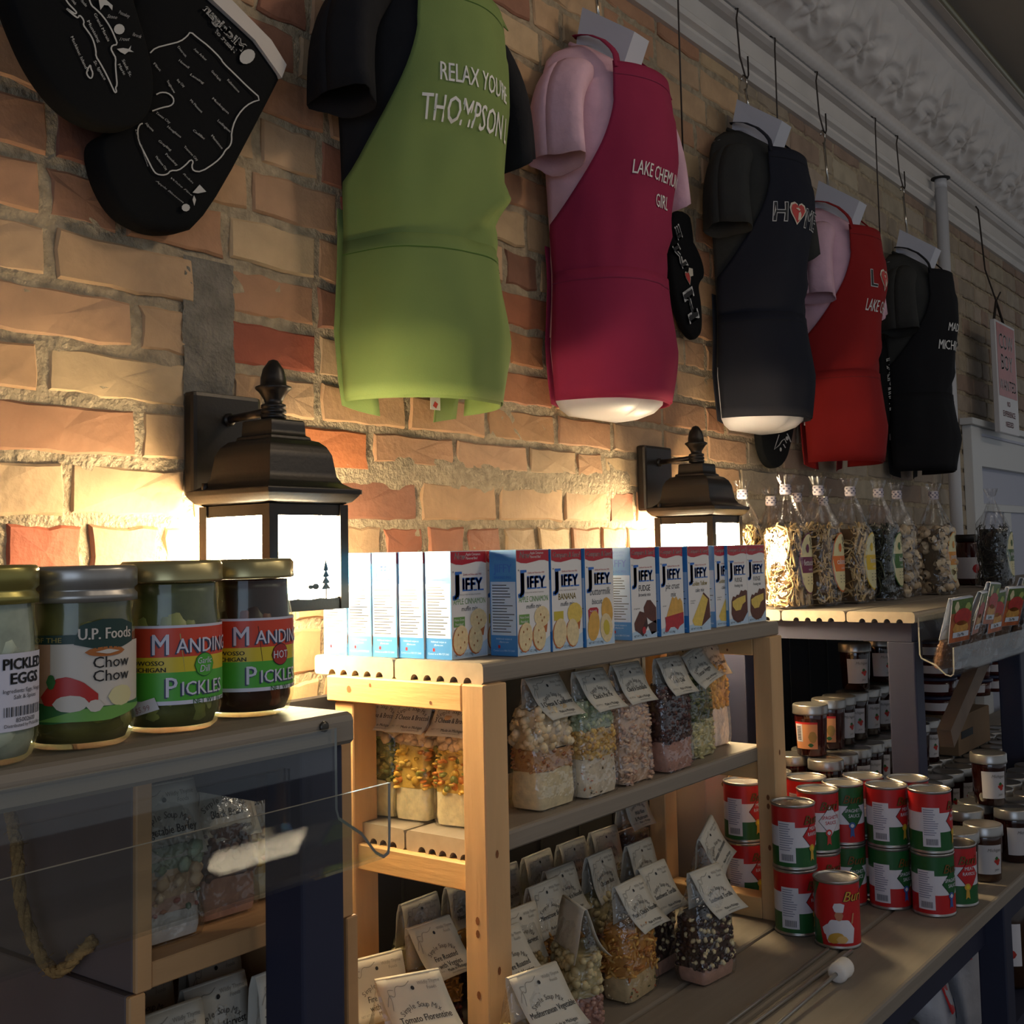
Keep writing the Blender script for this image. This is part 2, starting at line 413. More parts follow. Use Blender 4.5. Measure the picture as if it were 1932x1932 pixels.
run('trim_5', [(.02, 3.08), (-.215, 3.08), (-.228, 3.09), (-.232, 3.106), (-.246, 3.108), (-.262, 3.116), (-.268, 3.132), (-.29, 3.136), (-.29, 3.2), (.02, 3.2)], m_tin)
q = MB(); q.box((-3, -6, 3.14), (9, .3, 3.24), m_ceil); q.build('ceiling', kind='structure')
q = MB(); q.tube([(-1, -.312, 3.12), (3.0, -.312, 3.12), (9, -.312, 3.12)], .009, mat('conduit', '8f8a70', .35, metal=.7), seg=10); q.build('conduit', label='thin metal conduit running along the ceiling beside the cornice', cat='conduit')
# white pipe
t = thing('white_pipe', 'white painted vertical pipe rising to the cornice', 'pipe', (4.19, -.055, 0))
q = MB(); q.lathe([(.021, .91), (.021, 2.80)], mat('pipe_paint', 'c3c3c6', .4), seg=20); q.lathe([(.021, 2.80), (.021, 2.835)], MATS['pipe_paint'], seg=20); q.build('pipe', t)
q = MB(); q.lathe([(.021, 2.832), (.033, 2.834), (.033, 2.838), (.021, 2.84)], mat('rubber_dark', '1d1c1c', .7), seg=20); q.build('collar', t)
# white cased opening at the far right, with a shelf
t = thing('door_1', None, None, (4.5, 0, 0), kind='structure')
m_case = mat('casing_paint', 'd2d2d0', .5); m_panel = mat('panel_paint', 'b9bccb', .6)
q = MB(); q.box((4.50, -.035, 0), (4.62, .0, 1.9795), m_case, .003); q.box((4.47, -.05, 1.98), (6.4, .0, 2.005), m_case, .003); q.box((4.621, -.033, 1.83), (6.279, 0, 1.9795), m_case, .003); q.box((4.64, -.041, 1.945), (6.26, -.0332, 1.955), m_panel)
q.box((6.28, -.035, 0), (6.4, 0, 1.9795), m_case, .003); q.build('casing', t, o=(4.5, 0, 0))
q = MB(); q.box((4.62, -.005, 0), (6.28, .001, 1.83), m_panel); q.box((4.62, -.018, 1.66), (6.28, -.004, 1.69), m_case, .002); q.box((5.0, -.012, 0), (5.1, -.004, 1.66), m_case, .002); q.build('door_panel', t, o=(4.5, 0, 0))
# hanging sign
t = thing('hanging_sign', 'tall narrow white and red sign hanging by a cord beside the white casing', 'sign', (4.60, -.1, 1.96))
mr = mat('sign_red', 'b0605a', .35, var=.12, vs=30); msw = mat('sign_white', 'c9c5c4', .3)
def sg(u, v, off=.0): return Vector((4.60+u, -.112-off, 1.955+v))
q = MB(); q.box((4.60, -.112, 1.955), (4.885, -.092, 2.385), msw, .002); q.build('board', t, o=(4.60, -.1, 1.96))
q = MB(); q.poly([(.012, .14), (.273, .14), (.273, .42), (.012, .42)], lambda u, v: sg(u, v, .0006), mr)
for s, u, v, sz, mm, mw in (('COW', .142, .325, .085, msw, .2), ('BOY', .142, .245, .085, msw, .2), ('WANTED', .142, .165, .06, msw, .24), ('NO', .142, .105, .028, mr, .1), ('EXPERIENCE', .142, .064, .032, mr, .22), ('NEEDED', .142, .025, .03, mr, .15)):
    q.text(s, lambda a, c: sg(a, c, .0012), mm, sz, u=u, v=v, maxw=mw, bold=.02)
q.build('lettering', t, o=(4.60, -.1, 1.96))
q = MB(); q.tube([(4.63, -.1, 2.38), (4.70, -.095, 2.47), (4.78, -.1, 2.38)], .005, mat('cord_dark', '2c241f', .9)); q.tube([(4.70, -.095, 2.47), (4.70, -.06, 2.6), (4.70, -.045, 2.84), (4.69, -.03, 2.868)], .003, MATS['cord_dark']); q.tube([(4.70, -.095, 2.47), (4.79, -.09, 2.52)], .003, MATS['cord_dark'])
q.build('cord', t, o=(4.60, -.1, 1.96))
# ============================================================ SHELVING
m_deck = mat('composite_deck', '877d70', .62, var=.06, vs=30, bump=.10, bs=70, stretch=(.08, 3, 3), dist=.004)
m_deckend = mat('composite_cut_end', 'ad9c84', .75, var=.08, vs=60)
m_pine = mat('pine', 'd0a878', .6, var=.12, vs=7, bump=.12, bs=30, stretch=(3, 3, .35))
m_pineh = mat('pine_rail', 'd6ac74', .6, var=.12, vs=7, bump=.12, bs=30, stretch=(3, .35, 3))
m_knot = mat('pine_knot', '7a4a26', .7)
m_navy = mat('navy_paint', '23263c', .55, var=.08, vs=10)
m_navyl = mat('navy_rail', '24273f', .6, var=.08, vs=10)
m_screw = mat('screw', '55524c', .4, metal=.8)
TZ, SZ = .907, 1.415
def deck(mb, x0, x1, y0, y1, zt, th=.0253, flutes=(), c=.005, m=None, ends=True):
    """grooved composite deck board running along x: rounded edges, flutes cut in its underside"""
    m = m or m_deck; n = 6; prof = []
    prof += [(y0+.0, zt-c), (y0+c*.3, zt-c*.3), (y0+c, zt), (y1-c, zt), (y1-c*.3, zt-c*.3), (y1, zt-c), (y1, zt-th+c*.5), (y1-c*.5, zt-th)]
    for f in sorted(flutes, reverse=True):
        for k in range(n+1):
            a = k/n*PI; prof.append((f+.0065*math.cos(a), zt-th+.0075*math.sin(a)))
    prof += [(y0+c*.5, zt-th), (y0, zt-th+c*.5)]
    k = len(prof); vs = [(x0, y, z) for y, z in prof]+[(x1, y, z) for y, z in prof]
    mb.add(vs, [(i, (i+1) % k, (i+1) % k+k, i+k) for i in range(k)], m)
    e = m_deckend if ends else m
    mb.add([(x0, y, z) for y, z in prof], [tuple(range(k-1, -1, -1))], e); mb.add([(x1, y, z) for y, z in prof], [tuple(range(k))], e)
def fl(y0, y1): 
    w = y1-y0; return [y0+w*f for f in (.17, .32, .47, .62, .77)]
# ---- main table
t = thing('display_table', 'long display table of grey composite boards on navy legs', 'table', (0, -.4, 0))
O = (0, -.4, 0)
ys = [(-.664, -.533), (-.530, -.402), (-.399, -.271), (-.268, -.140), (-.137, -.036)]
for y0, y1 in ys:
    q = MB(); deck(q, -.4, 5.6, y0, y1, TZ, .026, ()); q.build('deck_board', t, o=O)
q = MB(); q.box((-.4, -.62, .80), (5.6, -.585, .88), m_navy); q.box((-.4, -.06, .80), (5.6, -.025, .88), m_navy); q.build('apron_rail', t, o=O)
for x, y in ((.1, -.63), (2.30, -.655), (2.30, -.06), (4.4, -.63), (.1, -.06), (4.4, -.06)):
    q = MB(); q.box((x, y, 0), (x+.05, y+.05, .881), m_navy, .003); q.build('leg', t, o=O)
q = MB(); q.box((-.4, -.60, .545), (5.6, -.09, .57), m_navy); q.build('lower_shelf', t, o=O)
# ---- raised shelf on the left with the jars
t = thing('raised_shelf', 'grey raised shelf on navy legs holding the pickle jars', 'shelf', (.5, -.4, TZ)); O = (.5, -.4, TZ)
for y0, y1 in ((-.552, -.412), (-.409, -.269), (-.266, -.126)):
    q = MB(); deck(q, -.3, .722, y0, y1, SZ, .0265, fl(y0, y1), .007); q.build('deck_board', t, o=O)
q = MB(); q.box((.66, -.50, 1.345), (.70, -.13, 1.388), m_navy); q.build('rail', t, o=O)
for x, y in ((.672, -.542), (.672, -.17), (-.2, -.17), (-.2, -.542)):
    q = MB(); q.box((x, y, TZ), (x+.047, y+.047, 1.388), m_navy, .003); q.build('leg', t, o=O)
for px, py in ((610, 1371),):
    p = at(px, py, y=-.5525); q = MB(); q.lathe([(.0045, 0), (.0045, .002), (.002, .0025)], m_screw, 12, M=Matrix.Translation(p) @ Matrix.Rotation(PI/2, 4, 'X')); q.build('screw', t, o=O)
# ---- raised shelf on the right with the pasta
t = thing('raised_shelf', 'grey raised shelf on navy legs holding the pasta bags', 'shelf', (3, -.3, TZ)); O = (3, -.3, TZ)
for y0, y1 in ((-.515, -.378), (-.375, -.238), (-.235, -.098)):
    q = MB(); deck(q, 2.30, 5.0, y0, y1, 1.412, .0215, [y0+.03, y0+.055, y0+.08, y0+.105], .006); q.build('deck_board', t, o=O)
q = MB(); q.box((2.322, -.50, 1.352), (2.36, -.10, 1.390), m_navyl); q.box((2.36, -.505, 1.352), (5.0, -.47, 1.390), m_navy); q.build('rail', t, o=O)
for x, y in ((2.322, -.505), (3.12, -.505), (2.322, -.14), (4.5, -.505)):
    q = MB(); q.box((x, y, TZ), (x+.05, y+.055, 1.352), m_navyl if x < 3 else m_navy, .003); q.build('leg', t, o=O)
q = MB(); a, c = Vector((2.62, -.48, 1.12)), Vector((3.1, -.48, 1.36)); d = (c-a).normalized(); n = Vector((d.z, 0, -d.x))*.022
q.add([a+n+Vector((0, y, 0)) for y in (0, .03)]+[a-n+Vector((0, y, 0)) for y in (0, .03)]+[c+n+Vector((0, y, 0)) for y in (0, .03)]+[c-n+Vector((0, y, 0)) for y in (0, .03)],
      [(0, 1, 3, 2), (4, 6, 7, 5), (0, 4, 5, 1), (2, 3, 7, 6), (0, 2, 6, 4), (1, 5, 7, 3)], mat('brace_wood', '6b5a4c', .7, var=.15, vs=12)); q.build('brace', t, o=O)
# ---- added dark backing: darkens the gap behind the shelving, stops light leaking through
q = MB(); q.box((.82, -.074, TZ+.0005), (4.12, -.054, 1.352), mat('dark_backing', '1d1c22', .8, var=.15, vs=6))
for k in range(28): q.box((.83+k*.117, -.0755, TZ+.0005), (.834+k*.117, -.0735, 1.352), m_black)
q.build('back_panel', label='added dark backing between the shelving and the brick wall', cat='panel')
# ---- pine rack with grey boards, standing on the table
RX0, RX1 = 1.094, 1.94
t = thing('pine_rack', 'pine rack with two grey board shelves standing on the table', 'rack', (1.5, -.25, TZ)); O = (1.5, -.25, TZ)
for y0, y1 in ((-.390, -.247), (-.244, -.101)):
    q = MB(); deck(q, 1.104, 1.945, y0, y1, SZ, .0253, fl(y0, y1)); q.build('deck_board', t, o=O)
for y0, y1 in ((-.366, -.252), (-.249, -.135)):
    q = MB(); deck(q, 1.115, 1.918, y0, y1, 1.200, .0253, fl(y0, y1)); q.build('deck_board', t, o=O)
for x, nm in ((RX0, 0), (RX1-.046, 1)):
    for y in (-.398, -.176):
        q = MB()
        if y < -.3: q.box((x, y, TZ), (x+.046, y+.034, SZ-.0253), m_pine, .0015)
        else: q.box((x+.006, y, TZ), (x+.05, y+.034, SZ-.06), m_pine, .0015)
        if y < -.3:
            for z, f in ((1.19, 1), (1.055, 1), (1.10, 0), (1.03, 0), (1.115, 0)):
                q.poly(ell(0, 0, .003, .005, 8), (lambda u, v: (x+.02+u+z*0, y-.0004, z+v)) if f else (lambda u, v: (x-.0004, y+.015-u, z+v)), m_knot)
        q.build('post', t, o=O)
    q = MB(); q.box((x, -.3635, 1.357), (x+.034, -.133, SZ-.0254), m_pineh, .0015)
    for yy, zz, r in ((-.175, 1.374, .004), (-.213, 1.381, .0022), (-.315, 1.365, .002)): q.poly(ell(0, 0, r, r*1.2, 8), lambda u, v: (x-.0004, yy-u, zz+v), m_knot)
    q.build('top_rail', t, o=O)
    q = MB(); q.box((x+.012, -.3635, 1.142), (x+.048, -.142, 1.1746), m_pineh, .0015); q.build('shelf_rail', t, o=O)
    q = MB(); q.box((x, -.3635, TZ), (x+.04, -.178, TZ+.036), m_pineh, .0015); q.build('foot_rail', t, o=O)
# ---- wall lanterns
m_iron = mat('lantern_bronze', '2b2622', .38, metal=.35, bump=.1, bs=200, dist=.002)
m_pane = mat('lit_frosted_pane', 'fff4dc', .5, emis='ffe6b8', est=85)
def lantern(loc, label):
    t = thing('wall_lantern', label, 'wall lamp', loc, group='wall lanterns on the brick')
    q = MB(); q.box((-.058, -.022, -.14), (.058, 0, .0), m_iron, .006); q.build('back_plate', t)
    q = MB(); q.tube([(0, -.02, -.035), (0, -.06, -.033), (0, -.112, -.03)], .0055, m_iron, 10); q.tube([(0, -.02, -.035), (0, -.026, -.035)], .009, m_iron, 10); q.build('arm', t)
    C = (0, -.112)
    q = MB(); q.lathe([(.0, .037), (.006, .035), (.0135, .024), (.0165, .012), (.017, .003), (.0235, .0005), (.0235, -.002), (.019, -.006), (.0125, -.016), (.011, -.021), (.016, -.023), (.0165, -.027), (.013, -.028), (.0165, -.030), (.0165, -.034), (.013, -.035), (.0165, -.037), (.0165, -.041), (.012, -.042), (.012, -.050)], m_iron, 20, (C[0], C[1], 0), cap=False); q.build('finial', t)
    # square bell roof
    q = MB(); prof = [(.0, -.044), (.026, -.044), (.028, -.046), (.029, -.064), (.033, -.066), (.034, -.070), (.041, -.072), (.048, -.079), (.053, -.090), (.055, -.104), (.057, -.118), (.062, -.127), (.071, -.133), (.0785, -.135), (.0785, -.141), (.076, -.145), (.071, -.151), (.062, -.155), (.0, -.155)]
    fine = []
    for a, c_ in zip(prof, prof[1:]): fine += [(a[0]+(c_[0]-a[0])*k/3, a[1]+(c_[1]-a[1])*k/3) for k in range(3)]
    fine.append(prof[-1])
    for dx, dy in ((0, -1), (1, 0), (0, 1), (-1, 0)):
        vs = []
        for r, z in fine: vs += [(C[0]+dx*r-(-dy)*r, C[1]+dy*r-dx*r, z), (C[0]+dx*r+(-dy)*r, C[1]+dy*r+dx*r, z)]
        q.add(vs, [(2*i, 2*i+2, 2*i+3, 2*i+1) for i in range(len(fine)-1)], m_iron, True)
    rf = q.build('roof', t)
    q = MB(); q.lathe([(.004, 0), (.004, .012)], m_iron, 8, (-.070, -.06, -.137)); q.build('roof_screw', rf)
    q = MB(); q.tube([(.076, -.178, -.138), (.084, -.188, -.138)], .003, m_iron, 8); q.build('roof_screw', rf)
    s, zt, zb = .060, -.155, -.289; e = .007
    q = MB()
    for sx, sy in ((-1, -1), (1, -1), (1, 1), (-1, 1)): q.box((C[0]+sx*s-e, C[1]+sy*s-e, zb), (C[0]+sx*s+e, C[1]+sy*s+e, zt), m_iron)
    for z0, z1 in ((zt-.014, zt), (zb, zb+.014)):
        q.box((-s, C[1]-s-e*.7, z0), (s, C[1]-s+e*.7, z1), m_iron); q.box((-s, C[1]+s-e*.7, z0), (s, C[1]+s+e*.7, z1), m_iron)
        q.box((-s-e*.7, C[1]-s, z0), (-s+e*.7, C[1]+s, z1), m_iron); q.box((s-e*.7, C[1]-s, z0), (s+e*.7, C[1]+s, z1), m_iron)
    q.build('cage', t)
    for k, (dx, dy) in enumerate(((0, -1), (-1, 0), (1, 0), (0, 1))):
        a = s-.0005; ux = Vector((-dy, dx, 0)); org = Vector((C[0]+dx*a, C[1]+dy*a, 0))
        q = MB(); c = [org+ux*u+Vector((0, 0, z)) for u, z in ((-s+e, zb+.012), (s-e, zb+.012), (s-e, zt-.012), (-s+e, zt-.012))]
        n = Vector((dx, dy, 0))*.002; q.add(c+[p-n for p in c], [(0, 1, 2, 3), (7, 6, 5, 4), (0, 4, 5, 1), (1, 5, 6, 2), (2, 6, 7, 3), (3, 7, 4, 0)], m_pane); pn = q.build('pane', t)
        # cut iron silhouettes of a pine, a bear and ground
        q = MB(); f = lambda u, v, d=0: org+Vector((dx, dy, 0))*(.0035+d)+ux*u*.96+Vector((0, 0, v+.013))
        tree = [(.030, -.29), (.030, -.276), (.022, -.276), (.028, -.269), (.0235, -.268), (.0288, -.261), (.0245, -.260), (.0292, -.253), (.026, -.252), (.0305, -.238), (.035, -.252), (.032, -.253), (.0365, -.260), (.0322, -.261), (.0375, -.268), (.033, -.269), (.039, -.276), (.032, -.276), (.032, -.29)]
        if k == 1: tree = [(-u, v) for u, v in tree][::-1]
        q.prism(tree, f, 0, .001, m_iron)
        q.prism(ell(.012, -.272, .006, .004, 10)+[], f, 0, .001, m_iron); q.prism(ell(.003, -.2725, .0045, .0028, 8), f, 0, .001, m_iron)
        q.prism([(-.055, -.292), (.055, -.292), (.055, -.2865), (.04, -.2885), (.02, -.2868), (0, -.2882), (-.02, -.2865), (-.04, -.2878), (-.055, -.2862)], f, 0, .001, m_iron)
        q.build('silhouette', pn)
    q = MB(); q.lathe([(.012, -.17), (.014, -.19), (.02, -.21), (.02, -.235), (.008, -.25), (.0, -.25)], mat('bulb_glass', 'fff0d0', .3, emis='ffdf9a', est=20), 12, (C[0], C[1], 0), cap=False); q.build('bulb', t)
    return t
lantern((1.024, -.001, 1.768), 'dark bronze square wall lantern, the larger near one behind the pickle jars')
lantern((2.183, -.001, 1.765), 'dark bronze square wall lantern farther off, above the baking mix boxes')
# ============================================================ TORSO FORMS, SHIRTS, APRONS
m_form = mat('form_plastic', 'c4c4cc', .4, spec=.4)
m_wire = mat('hook_wire', '3b332e', .4, metal=.6); m_chrome = mat('hook_chrome', 'b9b4aa', .2, metal=1)
ST = [(-.024, .085, .095), (-.014, .112, .122), (0, .126, .138), (.10, .140, .155), (.24, .128, .136), (.38, .135, .152), (.48, .143, .172), (.55, .143, .170), (.60, .142, .152), (.640, .138, .122), (.668, .120, .092), (.690, .090, .070), (.708, .055, .058)]
def sec(z):
    if z <= ST[0][0]: return ST[0][1:]
    for a, b in zip(ST, ST[1:]):
        if z <= b[0]:
            f = (z-a[0])/(b[0]-a[0]); f = f*f*(3-2*f) if False else f
            return (a[1]+(b[1]-a[1])*f, a[2]+(b[2]-a[2])*f)
    return ST[-1][1:]
YB = -.026
def tp(t, z, off):
    hw, dp = sec(z); s = max(0, math.sin(t))
    if z < .03 and off == 0: dp *= 1-.22*math.exp(-((t-PI/2)/.16)**2)
    if off > .006 and z > .50: dp = max(dp, .172-.12*(z-.50))
    return Vector(((hw+off)*math.cos(t), YB-(dp+off)*s**.85, z))
def apron_half(z):
    if z < .33: return .49*PI
    s = min(1, (z-.33)/.30); return (.235+.255*(1-s)**2.1)*PI
def torso_form(xc, zb, label, cut=False):
    t = thing('torso_form', label, 'mannequin', (xc, 0, zb), group='torso forms hanging under the cornice')
    q = MB(); zs = [s[0] for s in ST if not cut or s[0] > .05]; n = 24
    vs = [tp(PI*i/n, z, 0) for z in zs for i in range(n+1)]; w = n+1
    fs = [(j*w+i, (j+1)*w+i, (j+1)*w+i+1, j*w+i+1) for j in range(len(zs)-1) for i in range(n)]
    fs += [(j*w, j*w+n, (j+1)*w+n, (j+1)*w) for j in range(len(zs)-1)]+[tuple(range(w)), tuple((len(zs)-1)*w+i for i in range(n, -1, -1))]
    q.add(vs, fs, m_form, True); q.build('body', t)
    q = MB(); v = []
    for (yb, zb_), (yf, zf_), hw in (((-.034, .66), (-.105, .60), .048), ((-.042, .728), (-.132, .645), .046), ((-.056, .786), (-.162, .712), .045)):
        v += [(-hw, yb, zb_), (hw, yb, zb_), (hw*.62, yf, zf_), (-hw*.62, yf, zf_)]
    q.add(v, [(0, 1, 2, 3), (11, 10, 9, 8)]+[(j*4+i, (j+1)*4+i, (j+1)*4+(i+1) % 4, j*4+(i+1) % 4) for j in range(2) for i in range(4)], m_form); q.build('neck', t)
    top = Vector((0, -.065, .772)); hz = 2.70-zb
    q = MB(); q.tube([top, (0, -.058, hz-.03)], .0035, m_chrome, 8)
    q.tube([(0, -.055, hz-.03)]+[(.016*math.sin(a), -.055, hz-.012-.018*math.cos(a)+.0) for a in [i*PI*1.5/8 for i in range(9)]], .0025, m_chrome, 6); q.build('hook', t)
    q = MB(); z1 = 2.865-zb
    q.tube([(.004, -.062, hz-.002), (.0, -.058, hz+.006), (-.012, -.052, hz+.05), (-.02, -.05, z1-.02), (-.02, -.055, z1+.004), (-.012, -.045, z1+.01), (-.004, -.04, z1+.006)], .0022, m_wire, 6)
    q.tube([(.004, -.062, hz-.002), (.016, -.06, hz+.01), (.02, -.058, hz+.06)], .0022, m_wire, 6); q.build('wire_hook', t)
    return t
def shirt(xc, zb, label, col, kind):
    m = mat('shirt_'+kind, col, .9, var=.08, vs=20, bump=.2, bs=26, dist=.02, spec=.15); rr = random.Random(xc)
    t = thing('t_shirt', label, 't-shirt', (xc, 0, zb), group='t-shirts on the torso forms')
    q = MB()
    def body(u, v):
        tt = PI*(-.02+u*1.04); z = .12+v*(.585-.05*max(0, math.sin(min(max(tt, 0), PI)))**4); p = tp(min(max(tt, 0), PI), z, .003)
        wr = 0 if .16 < u < .84 else noise.noise(Vector((u*9, z*8, xc)))*.004
        return (p.x*(1+.1*max(0, .5-abs(z-.4))*0), p.y-abs(wr), p.z)
    q.sheet(lambda u, v: body(u, v), 30, 24, m, .0015); q.build('body', t)
    q = MB(); pts = []
    for i in range(21):
        a = PI*i/20; pts.append((.060*math.cos(a), -.034-.098*math.sin(a), .712-.060*math.sin(a)))
    q.tube(pts, .0055, m, 6); q.build('collar', t)
    for s in (-1, 1):
        q = MB(); a = Vector((s*.105, -.082, .640)); c = Vector((s*.196, -.092, .430))
        def slv(u, v):
            ang = 2*PI*u; p = a.lerp(c, v); p += Vector((s*.030, 0, .022))*math.sin(v*PI)
            r1 = .040-.004*v; r2 = .048+.010*v; d = (c-a).normalized(); e1 = Vector((d.z*s, 0, -d.x*s)).normalized()*s
            w = 1+.10*math.sin(3*ang+xc*3)*v+.06*math.sin(5*ang+1)*v
            k = .35+.65*min(1, v*5+.25)
            return p+e1*(r1*w*k*math.cos(ang))+Vector((0, 1, 0))*(r2*w*k*math.sin(ang))-Vector((0, 0, 1))*(.018*v*max(0, math.sin(ang)*0+math.cos(ang)*.6))
        q.sheet(lambda u, v: slv(u if s > 0 else 1-u, v), 22, 10, m, .0015); q.build('sleeve', t)
    return t
def apron(xc, zb, label, col, kind, seam, fold=0.0, tagc=None, top=.632):
    m = mat('apron_'+kind, col, .85, var=.05, vs=9, bump=.10, bs=500, dist=.002, spec=.2)
    t = thing('apron', label, 'apron', (xc, 0, zb), group='aprons worn by the torso forms')
    def P(tt, z, off):
        f = (noise.noise(Vector((tt*2.2, z*7, xc*5)))*.007+noise.noise(Vector((tt*5, z*14, xc)))*.002)*(1 if z < .6 else .3)
        if fold:   # a pinched crease at the waist
            d = z-(.285+.05*math.sin(tt*2)); f += fold*math.exp(-(d/.018)**2)*math.exp(-((tt-1.15)/.5)**2)-fold*.9*math.exp(-((d+.03)/.02)**2)*math.exp(-((tt-1.15)/.5)**2)
            d2 = z-.40; f -= fold*.8*math.exp(-(d2/.014)**2)*math.exp(-((tt-1.9)/.3)**2)
        return tp(tt, z, off+max(f, -.0075))
    q = MB()
    def body(u, v):
        z = top*v; h = apron_half(z); return P(PI/2+h-2*h*u, z, .013)
    q.sheet(body, 44, 40, m, .0016); q.build('body', t)
    for s in (0, 1):          # the sides wrap round the back, edges free
        q = MB()
        def flap(u, v):
            z = -.004+.30*v; tt = PI if s == 0 else 0; e = P(tt, z, .011); sx = -1 if s == 0 else 1
            return Vector((e.x-sx*u*(.07+.02*v), e.y+.006+.006*math.sin(u*3)-.012*u, z+(-.012*u if v < .5 else 0)))
        q.sheet(flap, 6, 8, m, .0016); q.build('side_flap', t)
    q = MB(); h0 = .487*PI
    q.sheet(lambda u, v: P(PI/2+h0-2*h0*u, .004+.243*v-.012*abs(u-.5)*v, .0165), 40, 12, m, .0016); q.build('pocket', t)
    ms = mat('seam_'+kind, seam, .9)
    q = MB(); n = 40
    ribbon(q, [(i/n, 0) for i in range(n+1)], lambda u, v: P(PI/2+h0-2*h0*u, .226+v*.0022/.0022-.012*abs(u-.5), .0182), .0016, ms); q.build('stitching', t)
    q = MB(); ribbon(q, [(i/20, 0) for i in range(21)], lambda u, v: P(PI/2+.235*PI-.47*PI*u, top-.026+v, .0148), .0014, ms); q.build('stitching', t)
    for s in (-1, 1):
        q = MB(); tt = PI/2-s*.222*PI; a = P(tt, top-.012, .012)
        pts = [a, Vector((s*.088, -.150, .655)), Vector((s*.076, -.118, .690)), Vector((s*.066, -.078, .716)), Vector((s*.058, -.040, .728)), Vector((s*.03, -.030, .732))]
        def st(u, v):
            k = u*(len(pts)-1); i = min(int(k), len(pts)-2); p = pts[i].lerp(pts[i+1], k-i); return p+Vector((s*-.006 if False else (v-.5)*.021, -.004, (v-.5)*-.006*s))
        q.sheet(st, 12, 2, m, .0015); q.build('neck_strap', t)
    return t, (lambda u, v: P(PI/2-u/.150, v, .0156)), P
fz = []
def text_px(mb, s, p0, p1, up, y, m, bold=0.0, fn=None, shear=0.0):
    """lettering on a flat face, given by the baseline end points seen in the photograph"""
    vs, fs, w = text_geo(s, bold, 2, shear); fn = fn or (lambda a, c: at(a, c, y=y))
    if not vs: return
    out = []
    for x, v in vs:
        u = x/w; v = v/.72; out.append(fn(p0[0]+(p1[0]-p0[0])*u+up[0]*v, p0[1]+(p1[1]-p0[1])*u+up[1]*v))
    mb.add(out, fs, m)
# heart with a small pale state shape, printed
HEART = [(0, -.5), (.18, -.3), (.42, -.02), (.5, .2), (.42, .42), (.22, .5), (.05, .42), (0, .3), (-.05, .42), (-.22, .5), (-.42, .42), (-.5, .2), (-.42, -.02), (-.18, -.3)]
m_hred = mat('print_red', 'c23a34', .6); m_hcream = mat('print_cream', 'd9cdb8', .6)
def heart(mb, fn, u, v, s, off=None):
    c = [(u, v)]+[(u+x*s, v+z*s) for x, z in HEART]; n = len(HEART)
    mb.add([fn(*p) for p in c], [(0, 1+i, 1+(i+1) % n) for i in range(n)], m_hcream)
    f2 = lambda a, b_: Vector(fn(a, b_))+Vector((-.0002, -.0005, 0))
    c = [(u, v)]+[(u+x*s*.84, v+z*s*.84) for x, z in HEART]
    mb.add([f2(*p) for p in c], [(0, 1+i, 1+(i+1) % n) for i in range(n)], m_hred)
    f3 = lambda a, b_: Vector(fn(a, b_))+Vector((-.0003, -.0009, 0))
    mb.poly([(u+.02*s, v-.30*s), (u+.2*s, v-.22*s), (u+.2*s, v-.02*s), (u+.1*s, v+.1*s), (u+.0*s, v+.02*s)], f3, m_hcream)
    mb.poly([(u-.2*s, v+.2*s), (u+.02*s, v+.12*s), (u+.1*s, v+.17*s), (u-.02*s, v+.25*s)], f3, m_hcream)
def outline_text(mb, s, fn, size, u, v, xs=1.0, w=.1):
    """letters drawn as outlines: pale letter with a dark one inside"""
    mb.text(s, fn, m_printw, size, 'L', u, v, .035, xs, res=3)
    mb.text(s, lambda a, b_: Vector(fn(a, b_))+Vector((-.0002, -.0006, 0)), m_black, size, 'L', u, v, .012, xs, res=3)
DRESS = [  # xc, hem z, form label, shirt, apron
 (1.375, 1.776, 'green', 'white torso form under the green apron', ('232326', 'black', 'black t-shirt under the green apron'), ('76894f', 'green', 'leaf green bib apron printed with relax lettering', '4a6a24')),
 (1.922, 1.826, 'pink', 'white torso form under the raspberry pink apron', ('dab2c1', 'pale_pink', 'pale pink t-shirt under the raspberry apron'), ('8e2748', 'raspberry', 'raspberry pink bib apron with white lake girl lettering', '7c1c40')),
 (2.602, 1.846, 'navy', 'white torso form under the navy apron with its white bottom showing', ('3a3a38', 'charcoal', 'charcoal t-shirt under the navy apron'), ('20222c', 'navy', 'navy bib apron with outlined lettering and a red heart', '0e0f16')),
 (3.10, 1.766, 'red', 'white torso form under the red apron', ('dab2c1', 'pale_pink', 'pale pink t-shirt under the red apron'), ('8e1f1f', 'red', 'bright red bib apron with white lake lettering', '701010')),
 (3.765, 1.768, 'black', 'white torso form under the farthest, black apron', ('3a3a38', 'charcoal', 'charcoal t-shirt under the farthest black apron'), ('17171a', 'black', 'black bib apron with white serif lettering, farthest along the wall', '0a0a0b'))]
